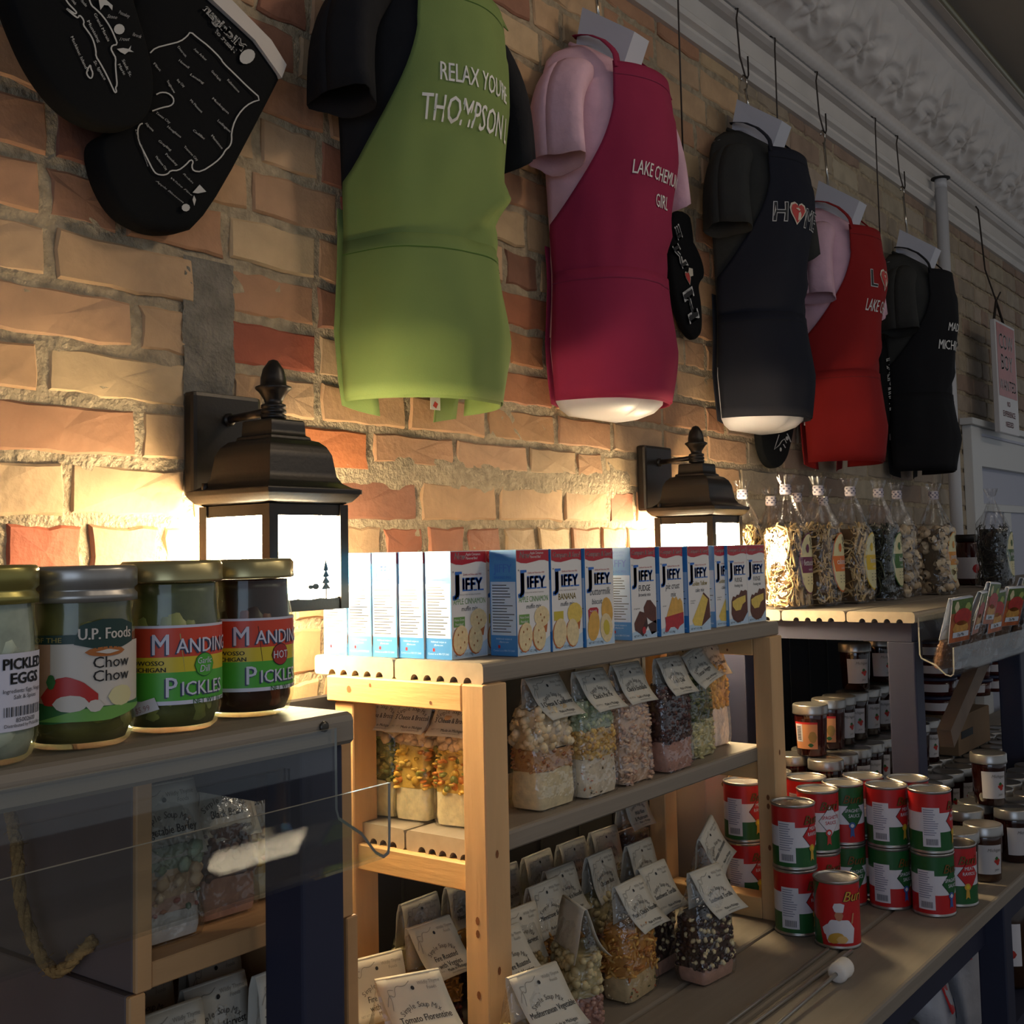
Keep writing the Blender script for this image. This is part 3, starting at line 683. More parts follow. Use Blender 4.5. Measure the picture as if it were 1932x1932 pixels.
for xc, zb, key, fl_, sh, ap in DRESS:
    torso_form(xc, zb, fl_, key not in ('pink', 'navy')); shirt(xc, zb, sh[2], sh[0], sh[1])
    t, fn, P = apron(xc, zb, ap[2], ap[0], ap[1], ap[3], fold=.020 if key == 'green' else .005)
    def say(*ops):
        for op in ops: q = MB(); op(q); q.build('lettering', t)
    if key == 'green':
        say(lambda q: q.text("RELAX YOU'RE", fn, m_printw, .040, 'L', -.088, .470, .010, .54), lambda q: q.text("THOMPSON L", fn, m_printw, .054, 'L', -.112, .412, .010, .53))
    elif key == 'pink':
        say(lambda q: q.text("LAKE CHEMUNG", fn, m_printw, .036, 'C', .0, .418, .008, .62), lambda q: q.text("GIRL", fn, m_printw, .036, 'C', .012, .370, .008, .62))
    elif key == 'navy':
        say(lambda q: outline_text(q, 'H', fn, .062, -.112, .452, .85), lambda q: heart(q, fn, -.052, .472, .052), lambda q: outline_text(q, 'ME', fn, .062, -.022, .446, .72))
    elif key == 'red':
        say(lambda q: outline_text(q, 'L', fn, .064, -.062, .466, .9), lambda q: heart(q, fn, .0, .488, .058), lambda q: q.text("LAKE CHEMUNG", fn, m_printw, .044, 'L', -.072, .402, .008, .56))
    else:
        say(lambda q: q.text("MADE IN", fn, m_printw, .036, 'C', .0, .438, .012, .72), lambda q: q.text("MICHIGAN", fn, m_printw, .042, 'C', -.008, .380, .012, .74))
    if key == 'green':
        p = Vector((.062, -.036, .012)); q = MB(); q.box((p.x-.012, p.y-.0005, p.z-.008), (p.x+.012, p.y+.0005, p.z+.014), mat('care_label', 'd8d5cf', .8)); q.poly([(.055, .01), (.063, .006), (.068, .014), (.06, .018)], lambda u, v: (u, p.y-.001, v), m_hred); q.build('care_label', t)
# ---- oven mitts hanging on the wall
m_mitt = mat('mitt_black', '101113', .9, bump=.25, bs=60, dist=.004, spec=.15)
def mitt(outline, y, th, label, prints=None, cuff=None, ylist=None):
    pts = [at(px, py, y=y) for px, py in outline]; c = sum(pts, Vector())/len(pts); base = Vector((c.x, y, c.z))
    t = thing('oven_mitt', label, 'oven mitt', base, group='oven mitts hanging on the wall')
    q = MB(); n = len(pts); rings = []
    for sc, dy in ((.97, th), (1, th*.75), (1, th*.3), (.975, .06*th), (.93, 0), (.75, -.003), (.4, -.005)):
        rings.append([Vector((c.x+(p.x-c.x)*sc, y+dy, c.z+(p.z-c.z)*sc)) for p in pts])
    vs = [p for r in rings for p in r]; fs = []
    for j in range(len(rings)-1):
        for i in range(n): k = (i+1) % n; fs.append((j*n+i, (j+1)*n+i, (j+1)*n+k, j*n+k))
    fs += [tuple(range(n)), tuple((len(rings)-1)*n+i for i in range(n-1, -1, -1))]
    q.add(vs, fs, m_mitt, True); q.build('body', t, o=base)
    if cuff:
        q = MB(); q.prism([(a, b_) for a, b_ in cuff], lambda u, v, d: at(u, v, y=y-.006)+Vector((0, d, 0)), 0, th*.6, mat('mitt_cuff', 'c9c1ba', .85)); q.build('cuff', t, o=base)
    if prints:
        q = MB(); prints(q, y-.0075); q.build('print', t, o=base)
    return t
def smooth_poly(p, it=2):
    for _ in range(it):
        o = []
        for i in range(len(p)):
            a, b_ = p[i], p[(i+1) % len(p)]; o += [(a[0]*.75+b_[0]*.25, a[1]*.75+b_[1]*.25), (a[0]*.25+b_[0]*.75, a[1]*.25+b_[1]*.75)]
        p = o
    return p
def smooth_line(p, it=2):
    for _ in range(it):
        o = [p[0]]
        for a, b_ in zip(p, p[1:]): o += [(a[0]*.75+b_[0]*.25, a[1]*.75+b_[1]*.25), (a[0]*.25+b_[0]*.75, a[1]*.25+b_[1]*.75)]
        p = o+[p[-1]]
    return p
m_pg = mat('print_grey', 'b5b3b0', .7)
def pr_lower(q, y):
    f = lambda a, b_: at(a, b_, y=y); k = 1/3
    for ln in ([(850, 300), (880, 270), (960, 250), (1020, 235), (1060, 205), (1078, 178), (1120, 215), (1180, 260), (1250, 330), (1262, 355), (1330, 420), (1400, 490), (1482, 562), (1420, 580), (1370, 620), (1330, 680), (1310, 750), (1312, 800), (1300, 830), (1275, 850), (1260, 880), (1220, 920), (1140, 972), (1095, 968), (1085, 940), (1095, 915), (1080, 902), (1050, 935), (1010, 965), (965, 965), (950, 985), (920, 992), (885, 985), (865, 960), (845, 920), (815, 860), (785, 800), (778, 740), (790, 705), (808, 698)],
               [(885, 535), (910, 522), (950, 525), (980, 550), (985, 580), (965, 600), (920, 608), (862, 628)]):
        ribbon(q, smooth_line([(a*k, b_*k) for a, b_ in ln], 1), f, 2.6, m_pg)
    for s, a, b_, h in (('Heart of', (1325, 300), (1215, 180), (16, -18)), ('Michigan', (1365, 290), (1150, 55), (32, -34))):
        text_px(q, s, (a[0]*k, a[1]*k), (b_[0]*k, b_[1]*k), (h[0]*k, h[1]*k), y, m_pg, .03)
    q.poly([(a*k, b_*k) for a, b_ in ell(1400, 320, 48, 38, 14, -.7)], f, m_pg)
    for s, a, b_ in (('Detroit', (1005, 268), (1050, 325)), ('Ann Arbor', (1095, 280), (1165, 345)), ('Flint', (868, 362), (905, 405)), ('Howell', (1010, 345), (1065, 388)), ('Lansing', (1075, 425), (1150, 475)), ('Grand Rapids', (1195, 405), (1245, 460)), ('Kalamazoo', (1285, 455), (1350, 525)), ('Bay City', (1000, 455), (1040, 495)), ('Saginaw', (945, 460), (985, 530)), ('Mt Pleasant', (1075, 570), (1140, 640)), ('Muskegon', (1200, 560), (1290, 645)), ('Ludington', (1230, 685), (1300, 750)), ('Manistee', (1195, 770), (1255, 845)), ('Tawas City', (880, 640), (960, 700)), ('Houghton', (945, 720), (1020, 780)), ('Cadillac', (1090, 740), (1155, 790)), ('Alpena', (820, 700), (865, 745)), ('Grayling', (895, 800), (965, 855)), ('Traverse City', (1040, 832), (1115, 912)), ('Petoskey', (935, 875), (1000, 940)), ('Mackinaw City', (880, 890), (940, 965))):
        text_px(q, s, (a[0]*k, a[1]*k), (b_[0]*k, b_[1]*k), (6.5*k*1.4, -7*k*1.4), y, m_pg, .02)
    for s, a, b_ in (('Large Pinecone', (835, 945), (765, 735)), ('Apple Blossom', (1035, 1150), (880, 1025)), ('White Pine', (1085, 1110), (965, 1010)), ('Robin', (1090, 1040), (1035, 985))):
        text_px(q, s, (b_[0]*k, b_[1]*k), (a[0]*k, a[1]*k), (7*k, -8*k), y, m_pg, .01, shear=.3)
    q.poly([(a*k, b_*k) for a, b_ in ell(1052, 1175, 24, 22, 9)], f, m_pg); q.poly([(1090*k, 1090*k), (1130*k, 1045*k), (1168*k, 1085*k), (1120*k, 1095*k)], f, m_pg); q.poly([(1098*k, 1105*k), (1110*k, 1130*k), (1100*k, 1165*k), (1090*k, 1130*k)], f, m_pg)
def pr_upper(q, y):
    f = lambda a, b_: at(a, b_, y=y); k = 330/1932
    for ln in ([(725, -10), (760, 45), (820, 105), (850, 140), (830, 155), (780, 120), (725, 85), (770, 130), (830, 180), (865, 200), (875, 165), (910, 195), (930, 240), (920, 275), (960, 330), (1010, 400), (1040, 470), (1060, 560), (1060, 625), (1110, 700), (1180, 830), (1240, 960), (1270, 1025), (1290, 1015), (1275, 970), (1295, 940), (1285, 840), (1275, 720), (1280, 640), (1250, 590), (1225, 540), (1240, 500), (1300, 492), (1270, 410), (1220, 300), (1140, 180), (1060, 100), (1010, 60), (985, -10)],
               [(960, 780), (985, 735), (1000, 715), (1005, 760), (1025, 800), (1020, 850), (1000, 868), (970, 840), (955, 800), (975, 770)]):
        ribbon(q, smooth_line([(a*k, b_*k) for a, b_ in ln], 1), f, 2.8, m_pg)
    for s, a, b_ in (('Mackinac Island', (780, 410), (940, 760)), ('St. Ignace', (1030, 680), (1150, 885)), ('Munising', (960, 235), (1085, 470)), ('Grand Marais', (1035, 155), (1190, 460)), ('Marie', (1300, 715), (1365, 830)), ('Sault St.', (1345, 665), (1435, 850)), ('Paradise', (890, 10), (945, 75)), ('Escanaba', (780, -10), (825, 55))):
        text_px(q, s, (a[0]*k, a[1]*k), (b_[0]*k, b_[1]*k), (30*k, -14*k), y, m_pg, .02)
    for s, a, b_ in (('Stone', (1290, 210), (1180, 195)), ('Petoskey', (1430, 200), (1310, 150)), ('Trout', (1430, 450), (1315, 450)), ('Brook', (1560, 425), (1460, 395))):
        text_px(q, s, (b_[0]*k, b_[1]*k), (a[0]*k, a[1]*k), (10*k, -40*k), y, m_pg, .01, shear=.3)
    q.poly([(a*k, b_*k) for a, b_ in ell(1318, 322, 60, 58, 12)], f, m_pg); q.poly([(1290*k, 540*k), (1360*k, 530*k), (1420*k, 540*k), (1450*k, 500*k), (1440*k, 550*k), (1480*k, 575*k), (1420*k, 570*k), (1380*k, 600*k), (1330*k, 575*k)], f, m_pg)
    q.poly([(1090*k, -5*k), (1170*k, -5*k), (1245*k, 60*k), (1240*k, 115*k), (1195*k, 60*k), (1150*k, 55*k), (1110*k, 110*k)], f, m_pg)
mitt(smooth_poly([(398, -14), (545, 118), (533, 148), (388, 425), (335, 440), (280, 432), (235, 402), (203, 345), (188, 285), (195, 255), (240, 235), (262, 130), (240, 20), (300, -60)]), -.048, .04, 'black oven mitt with a white printed mitten map and pale cuff', pr_lower,
     [(395, -6), (432, -6), (512, 75), (541, 122), (532, 147), (482, 76)])
mitt(smooth_poly([(5, -45), (35, 40), (68, 115), (112, 180), (155, 218), (205, 240), (250, 243), (285, 220), (296, 165), (285, 95), (262, 20), (240, -55)]), -.085, .035, 'black oven mitt with a white printed peninsula map, overlapping the lower mitt', pr_upper)
def pr_home(q, y):
    f = lambda a, b_: at(a, b_, y=y)
    for s, p0, p1, up in (('H', (1318, 595), (1306, 545), (-17, 12)), ('M', (1297, 498), (1280, 462), (-10, 6)), ('E', (1287, 445), (1281, 425), (-8, 6))):
        text_px(q, s, p0, p1, up, y, m_printw, .05); text_px(q, s, p0, p1, up, y-.0008, m_black, .0)
    c = (1299, 525); q.poly([(c[0]+a*18*.55-b_*6, c[1]-b_*42*.62) for a, b_ in HEART], f, m_hcream)
    q.poly([(c[0]+a*14*.55-b_*6, c[1]-b_*36*.62) for a, b_ in HEART], lambda a, b_: at(a, b_, y=y-.0008), m_hred)
    q.poly([(1300, 505), (1307, 507), (1308, 520), (1302, 522), (1299, 512)], lambda a, b_: at(a, b_, y=y-.0014), m_hcream)
mitt(smooth_poly([(1268, 395), (1306, 400), (1303, 445), (1317, 468), (1329, 500), (1330, 522), (1322, 530), (1318, 545), (1325, 585), (1326, 625), (1318, 640), (1308, 640), (1290, 610), (1276, 560), (1266, 500)]), -.035, .02, 'narrow black oven mitt with a red heart hanging between pink and navy aprons', pr_home)
def pr_small(q, y):
    f = lambda a, b_: at(a, b_, y=y)
    ribbon(q, [(1470, 820), (1465, 835), (1461, 848), (1470, 840), (1475, 832), (1480, 828), (1484, 836)], f, 1.6, m_pg); ribbon(q, [(1478, 838), (1482, 845)], f, 2, m_pg); ribbon(q, [(1485, 818), (1489, 826), (1492, 834)], f, 2, m_pg); q.poly(ell(1485, 827, 3, 4, 8), f, m_pg); q.poly(ell(1473, 848, 2, 4, 8), f, m_pg)
mitt(smooth_poly([(1437, 790), (1502, 790), (1498, 815), (1493, 840), (1485, 868), (1470, 884), (1455, 882), (1442, 860), (1435, 825)]), -.03, .02, 'small black oven mitt tip showing below the navy apron', pr_small)
def pr_fam(q, y):
    text_px(q, 'FAMILY', (1672, 678), (1679, 782), (9, -3), y, m_printw, .02)
mitt(smooth_poly([(1664, 640), (1684, 640), (1687, 700), (1688, 760), (1685, 800), (1678, 812), (1670, 808), (1666, 770), (1663, 700)]), -.03, .02, 'black oven mitt with vertical white lettering between red and black aprons', pr_fam)
# ---- long wires hanging from the picture rail
for k, (px, py0, py1, lb) in enumerate(((1284, -40, 150, 'thin dark hanging wire between pink and navy forms'), (1469, 130, 285, 'thin dark hanging wire right of the navy form'), (1660, 275, 440, 'thin dark hanging wire right of the red form'))):
    p = at(px, py1, y=-.05); a = at(px, py0, y=-.05); z1 = 2.872
    q = MB(); q.tube([(p.x, -.05, p.z-.25), (p.x, -.05, z1-.03), (p.x, -.052, z1), (p.x-.004, -.042, z1+.006), (p.x-.01, -.03, z1+.003)], .002, m_wire, 6)
    q.build('hanging_wire', label=lb, cat='wire hook', group='wires hanging from the picture rail')
# ============================================================ BAKING MIX BOXES
m_bblue = mat('carton_blue', '3f86c8', .35, spec=.4); m_bwhite = mat('carton_white', 'e6e3e0', .35, spec=.4); m_bpanel = mat('carton_panel', 'b6cde6', .4)
m_bred = mat('carton_red', 'b3202c', .4); m_bnavy = mat('carton_navy', '2f6cc4', .4); m_bdk = mat('carton_text', '3a3a40', .5); m_bltext = mat('carton_pale_text', 'bcd6ee', .5)
m_bgreen = mat('carton_green', '6d9a4e', .5); m_byel = mat('carton_yellow', 'c8b43a', .5); m_bging = mat('carton_gingham', 'b4cde2', .5); m_bgrey = mat('carton_grey', '9a9694', .5)
m_crumb = mat('picture_crumb', 'e2cd9e', .5, var=.12, vs=180); m_crumby = mat('picture_crumb_yellow', 'dfc15a', .5, var=.1, vs=180); m_crust = mat('picture_crust', 'b8642c', .5, var=.15, vs=120); m_bit = mat('picture_bits', 'a0602c', .5)
m_choc = mat('picture_chocolate', '5c2f20', .5, var=.2, vs=120); m_choc2 = mat('picture_chocolate_dark', '3a1c14', .5); m_cherry = mat('picture_cherry', 'b01a22', .4, var=.2, vs=150); m_pie = mat('picture_pie', 'd9a84e', .5, var=.12, vs=120)
BW, BD, BH = .0715, .043, .1345
def jiffy_front(flavor):
    q = MB()
    lay = lambda k: (lambda u, v: Vector((u, -BD/2*0-.00015*(k+1), v)))
    f1, f2, f3, f4 = lay(1), lay(2), lay(3), lay(4)
    q.poly([(.0005, .1335), (.0005, .1200), (.010, .1175), (.022, .1168), (.036, .1185), (.050, .1205), (.062, .1205), (.071, .1185), (.071, .1335)][::-1], f1, m_bred)
    q.poly([(.0005, .001), (.071, .001), (.071, .022), (.060, .017), (.045, .0115), (.030, .0105), (.015, .0125), (.0005, .011)], f1, m_bging)
    if flavor == 'apple': q.text('New', f2, m_bwhite, .0125, 'L', .007, .1235, .01, .9, shear=.25); q.text('Apple Cinnamon', f2, m_bwhite, .0048, 'L', .030, .1285, 0, .9); q.text('Flavored Bits!', f2, m_bwhite, .0048, 'L', .030, .1235, 0, .9)
    else: q.text('Compare & Save!', f2, m_bwhite, .0105, 'C', .036, .1232, .012, .9, maxw=.064, shear=.2)
    q.text('J', f1, m_bnavy, .0345, 'L', .0045, .0820, .04, 1.25); q.poly([(.008, .1055), (.0215, .1055), (.0215, .1085), (.008, .1085)], f2, m_bnavy); q.text('IFFY', f1, m_bnavy, .0225, 'L', .0235, .0845, .04, 1.0, maxw=.045)
    for x0, x1 in ((.0228, .0292), (.0325, .0400), (.0440, .0515), (.0575, .0650)): q.poly([(x0, .0838), (x1, .0838), (x1, .0856), (x0, .0856)], f2, m_bnavy)
    q.text('"', f1, m_bdk, .008, 'L', .0035, .1035); q.text('Quality and Value since 1930', f1, m_cherry, .0035, 'L', .024, .1035, 0, .9, maxw=.042)
    q.text('NET WT 7 OZ (198g)', f2, m_bdk, .0045, 'L', .005, .0035, 0, .9)
    q.poly([(.050, .003), (.066, .003), (.066, .009), (.050, .009)], f2, m_bpanel)
    def muffin(cx, cy, s, top):
        q.poly([(cx-.013*s, cy), (cx+.014*s, cy), (cx+.010*s, cy-.017*s), (cx-.009*s, cy-.017*s)][::-1], f2, m_crust)
        q.poly(ell(cx, cy+.004*s, .017*s, .0135*s, 14), f3, top)
    def half(cx, cy, s, top, rot):
        q.poly(ell(cx-.001, cy-.001, .0155*s, .019*s, 14, rot), f3, m_crust); q.poly(ell(cx, cy, .0145*s, .0185*s, 14, rot), f4, top)
    if flavor == 'apple':
        q.text('ARTIFICIALLY AND NATURALLY FLAVORED', f1, m_bgrey, .0026, 'C', .036, .0785, 0, .9, maxw=.05); q.text('APPLE CINNAMON', f1, m_bgreen, .0105, 'C', .036, .0675, .004, .75, maxw=.064); q.text('muffin mix', f1, m_bdk, .0085, 'C', .036, .0590, .003, .9, shear=.2)
        q.poly([(.004, .0395), (.026, .0395), (.026, .052), (.004, .052)], f1, m_bgreen); q.text('Makes Great', f2, m_bwhite, .0042, 'C', .015, .0470, 0, .9); q.text('Pancakes!', f2, m_bwhite, .0046, 'C', .015, .0415, 0, .9); q.text('with egg and milk', f1, m_bdk, .0032, 'C', .015, .0350, 0, .9)
        muffin(.053, .0435, 1, m_crumb); half(.017, .0235, 1, m_crumb, -.2); half(.047, .0225, .95, m_crumb, .15)
        for a, b_ in ((.012, .03), (.02, .033), (.024, .02), (.016, .014), (.045, .03), (.05, .02), (.043, .015), (.05, .05), (.058, .046), (.053, .042)): q.poly(ell(a, b_, .0013, .0017, 6), lay(5), m_bit)
    elif flavor == 'banana':
        q.text('ARTIFICIALLY AND NATURALLY FLAVORED', f1, m_bgrey, .0026, 'C', .036, .0785, 0, .9, maxw=.05); q.text('BANANA', f1, m_byel, .0120, 'C', .036, .0670, .01, .85); q.text('muffin mix', f1, m_bdk, .0085, 'C', .036, .0585, .003, .9, shear=.2)
        q.poly([(.004, .0400), (.026, .0395), (.026, .0520), (.004, .052)], f1, m_byel); q.text('with egg and milk', f1, m_bdk, .0032, 'C', .015, .0340, 0, .9)
        muffin(.053, .0435, 1.05, m_crumby); half(.017, .0235, 1.05, m_crumb, -.2); half(.047, .0225, 1, m_crumb, .15)
    elif flavor == 'buttermilk':
        q.text('buttermilk', f1, m_bdk, .0145, 'C', .037, .0700, .004, .85, shear=.2, maxw=.056); q.text('biscuit mix', f1, m_bdk, .0110, 'C', .037, .0575, .003, .9, shear=.2, maxw=.045)
        q.poly([(.006, .036), (.030, .036), (.031, .050), (.027, .053), (.010, .053), (.005, .050)], f1, m_bred)
        for k, s in enumerate(('Buttermilk', 'Drop-style', 'Biscuits')): q.text(s, f2, m_bwhite, .0045, 'C', .018, .047-.0048*k, 0, .9)
        q.poly(ell(.053, .046, .0145, .020, 14, .2), f2, m_pie); q.poly(ell(.018, .028, .0145, .021, 14, -.25), f3, m_pie); q.poly(ell(.05, .0235, .016, .0205, 14, .2), f4, m_crumb); q.poly(ell(.05, .024, .008, .011, 10, .2), lay(5), m_byel)
    elif flavor == 'brownie':
        q.text('FUDGE', f1, m_bdk, .0125, 'C', .038, .0700, .01, .85); q.text('brownie mix', f1, m_bdk, .0080, 'C', .038, .0620, .003, .85, shear=.2); q.text('with egg & water', f1, m_bdk, .0028, 'L', .006, .044, 0, .9)
        q.poly([(.034, .046), (.044, .056), (.054, .056), (.070, .044), (.070, .02), (.052, .026), (.036, .034)], f2, m_choc); q.poly([(.006, .024), (.022, .041), (.036, .038), (.042, .030), (.022, .008), (.008, .014)], f3, m_choc); q.poly([(.022, .008), (.042, .030), (.044, .018), (.030, .004)], f4, m_choc2); q.poly(ell(.033, .0125, .0055, .0055, 10), lay(5), m_cherry)
        q.poly([(.044, .020), (.070, .026), (.070, .008), (.055, .005)], f2, m_choc2)
    elif flavor == 'pie':
        q.text('pie crust', f1, m_bdk, .0140, 'C', .038, .0700, .004, .85, shear=.2, maxw=.048); q.text('mix', f1, m_bdk, .0115, 'C', .040, .0580, .003, .9, shear=.2); q.text('with water', f1, m_bdk, .0028, 'L', .006, .044, 0, .9)
        q.poly([(.036, .058), (.042, .055), (.048, .058), (.053, .052), (.060, .055), (.066, .049), (.069, .032), (.015, .026), (.024, .040)][::-1], f2, m_pie); q.poly([(.012, .028), (.069, .033), (.069, .016), (.056, .012), (.050, .007), (.040, .012), (.028, .012), (.020, .006), (.010, .006), (.014, .016)][::-1], f3, m_cherry)
    elif flavor == 'golden':
        q.text('Golden Yellow', f1, m_byel, .0105, 'C', .038, .0720, .008, .85, shear=.2, maxw=.050); q.text('cake mix', f1, m_bdk, .0090, 'C', .038, .0620, .003, .9, shear=.2); q.text('with egg & milk', f1, m_bdk, .0028, 'L', .006, .048, 0, .9); q.text('plus frosting', f1, m_bdk, .0028, 'L', .006, .0445, 0, .9)
        q.poly([(.047, .058), (.064, .049), (.040, .008), (.016, .010), (.010, .018)][::-1], f2, m_crumby); q.poly([(.047, .058), (.049, .061), (.068, .050), (.070, .020), (.040, .0075), (.064, .049)][::-1], f3, m_choc)
    else:
        q.text('FUDGE', f1, m_bgrey, .0105, 'C', .038, .0720, .008, .85); q.text('frosting mix', f1, m_bdk, .0075, 'C', .038, .0640, .003, .85)
        q.poly([(.010, .042), (.016, .049), (.024, .047), (.030, .051), (.038, .050), (.046, .058), (.054, .056), (.062, .058), (.069, .056), (.069, .020), (.050, .006), (.030, .004), (.014, .010), (.008, .020)][::-1], f2, m_choc)
        q.poly([(.012, .040), (.030, .045), (.062, .049), (.062, .038), (.050, .034), (.042, .025), (.024, .024), (.013, .032)][::-1], f3, m_crumby)
    return q
def jiffy_side():
    q = MB(); lay = lambda k: (lambda u, v: Vector((-.00015*(k+1), BD-u, v)))       # left face, read from the left
    q.poly([(.0015, .026), (BD-.0015, .026), (BD-.0015, .094), (.0015, .094)], lay(0), m_bpanel)
    q.text('JIFFY', lay(1), m_bnavy, .0155, 'C', BD/2, .106, .02, .9, maxw=.036); q.text('BAKING MIX', lay(1), m_bnavy, .0055, 'C', BD/2, .0975, .01, .9, maxw=.034); q.text('PREPARE WITH', lay(1), m_bnavy, .004, 'C', BD/2, .126, 0, .9, maxw=.024); q.text('EGG & MILK', lay(1), m_bnavy, .004, 'C', BD/2, .1215, 0, .9, maxw=.02)
    rr = random.Random(3)
    for k in range(17):
        w = (BD-.008)*rr.uniform(.55, 1); z = .089-.0037*k; q.poly([(.004, z), (.004+w, z), (.004+w, z+.0011), (.004, z+.0011)], lay(1), m_bdk)
    for z, s in ((.0205, 'Additional recipes at'), (.0165, 'jiffymix.com'), (.0055, 'Contact us at 800-727-2460')): q.text(s, lay(1), m_bltext, .0034, 'C', BD/2, z, 0, .9, maxw=.034)
    q.poly([(.012, .0095), (.0155, .0095), (.0155, .0135), (.012, .0135)], lay(1), m_bred)
    return q
JB = {}
def jiffy(flavor, x, yf, label, rz=0.0):
    if flavor not in JB:
        t = thing('baking_mix_box', label, 'box', (0, 0, 0), group='baking mix boxes on the pine rack')
        q = MB(); a, c = (0, 0, 0), (BW, BD, BH)
        x0, y0, z0, x1, y1, z1 = 0, 0, 0, BW, BD, BH
        vs = [(x, y, z) for z in (z0, z1) for y in (y0, y1) for x in (x0, x1)]
        q.add(vs, [(0, 1, 5, 4), (2, 6, 7, 3)], m_bwhite); q.add(vs, [(0, 4, 6, 2), (1, 3, 7, 5)], m_bblue); q.add(vs, [(0, 2, 3, 1), (4, 5, 7, 6)], m_bwhite)
        q.build('carton', t); jiffy_front(flavor).build('front_print', t); jiffy_side().build('side_print', t)
        JB[flavor] = t; o = t
    else: o = copy_tree(JB[flavor], label=label)
    o.location = (x, yf, SZ+.0005); o.rotation_euler = (0, 0, rz)
    return o
def bx(px, y): return at(px, 1130, y=y).x
for fl_, px, y, lab, rz in (
    ('apple', None, -.158, 'baking mix box at the back of the left-hand column, closest to the wall lantern', 0), ('banana', None, -.201, 'baking mix box second from the back in the left-hand column', .0), ('apple', None, -.244, 'baking mix box third from the back in the left-hand column', .01),
    ('pie', None, -.287, 'baking mix box just behind the first apple cinnamon box', .0), ('apple', 851, -.331, 'apple cinnamon muffin mix box at the left front of the rack, its lit side bright', .0),
    ('banana', 918, -.325, 'muffin mix box half hidden between the two apple cinnamon boxes', 0), ('apple', 975, -.379, 'second apple cinnamon muffin mix box, with its blue side in shade', 0),
    ('banana', 1041, -.381, 'banana muffin mix box beside the second apple cinnamon box', 0), ('buttermilk', 1105, -.385, 'buttermilk biscuit mix box with red badge', 0), ('brownie', 1191, -.382, 'fudge brownie mix box picturing brownie squares', 0),
    ('pie', 1246, -.384, 'pie crust mix box picturing cherry pie', 0), ('golden', 1299, -.386, 'golden yellow cake mix box picturing a cake slice, front one', 0), ('golden', 1350, -.372, 'second golden yellow cake mix box, mostly covered', 0),
    ('frosting', 1375, -.378, 'fudge frosting mix box, left of the last pair', 0), ('frosting', 1411, -.374, 'fudge frosting mix box at the right end of the row', 0)):
    x = bx(px, y) if px else {-.158: 1.108, -.201: 1.110, -.244: 1.112, -.287: 1.115}[y]
    jiffy(fl_, x, y, lab, rz)
# ============================================================ PICKLE JARS
m_glass = film('jar_glass', 'f6fff6', .04, .38, .03); m_lidg = mat('lid_gold', 'b5a878', .3, metal=.7); m_lids = mat('lid_zinc', 'aaa59e', .3, metal=.7, var=.1, vs=60)
m_paper = mat('label_paper', 'd9d4d6', .55)
def jar_shell(t, prof, seg=40):
    q = MB(); q.lathe(prof, m_glass, seg, cap=False); return q.build('glass', t)
def pieces(t, n, r, z0, z1, mats, size, seed, name, up=True, rr=.45):
    q = MB(); rd = random.Random(seed)
    for k in range(n):
        a = 2*PI*k/n+rd.uniform(-.15, .15); L = rd.uniform(*size); zc = rd.uniform(z0+L*.4, z1-L*.4); w = rr*size[0] if not up else rd.uniform(.010, .013)
        rad = r-w*.75; base = Vector((rad*math.cos(a), rad*math.sin(a), zc)); d = Vector((rd.uniform(-.12, .12), rd.uniform(-.12, .12), 1)).normalized() if up else Vector((rd.uniform(-1, 1), rd.uniform(-1, 1), rd.uniform(-.7, .7))).normalized()
        pts = [base+d*(L*(f-.5)) for f in (0, .08, .3, .7, .92, 1)]; pts = [p*min(1, (r-w*.9)/max(1e-6, math.hypot(p.x, p.y))) if False else Vector((p.x*min(1, (r-w*.9)/max(1e-6, math.hypot(p.x, p.y))), p.y*min(1, (r-w*.9)/max(1e-6, math.hypot(p.x, p.y))), min(max(p.z, z0), z1))) for p in pts]
        q.tube(pts, [w*.3, w*.75, w, w, w*.75, w*.3], rd.choice(mats), 9)
    return q.build(name, t, kind='stuff')
def jar(loc, R, H, label, brine, lidm, lidkind, mats, n, size, up, rotz=0, neck=.86):
    t = thing('pickle_jar', label, 'jar', loc, rotz)
    hb = H-.018
    jar_shell(t, [(0, .0015), (R*.80, .001), (R*.90, .004), (R, .016), (R, H*.56), (R*.985, H*.64), (R*.93, H*.735), (R*neck, H*.80), (R*neck*.985, H*.855), (R*neck*.985, hb)])
    q = MB(); q.lathe([(0, .005), (R*.82, .005), (R*.93, .016), (R*.935, H*.56), (R*.92, H*.64), (R*(neck*.5+.43), H*.735), (R*neck*.93, H*.80), (R*neck*.93, H*.868), (0, H*.868)], mat('brine_'+label[:12], brine, .3, var=.35, vs=45), 32, cap=False); q.build('brine', t)
    pieces(t, n, R*.985, .008, H*.72, mats, size, n, 'pickles' if up else 'contents', up)
    q = MB(); L = R*neck+.0028
    if lidkind == 'screw':
        q.lathe([(L-.003, H-.026), (L, H-.0255), (L, H-.0205), (L-.0022, H-.018), (L-.0022, H-.0165), (L, H-.0145), (L, H-.003), (L-.001, H-.001), (L-.003, H), (L-.006, H-.0007), (0, H-.0007)], lidm, 48, cap=False)
    else:
        q.lathe([(L-.003, H-.0165), (L, H-.016), (L+.0004, H-.0145), (L, H-.0125), (L, H-.003), (L-.0025, H), (L-.006, H-.0002), (L-.009, H-.001), (0, H-.001)], lidm, 48, cap=False)
    q.build('lid', t); return t
m_gp = mat('pickle_green', '8f8a4a', .4, var=.25, vs=60); m_gp2 = mat('pickle_pale', 'aaa064', .4, var=.2, vs=60); m_hp = mat('pickle_hot', '7a361a', .4, var=.3, vs=60); m_hp2 = mat('pickle_hot_dark', '3c1a10', .4); m_egg = mat('egg_white', 'cfcac0', .4, var=.05, vs=20)
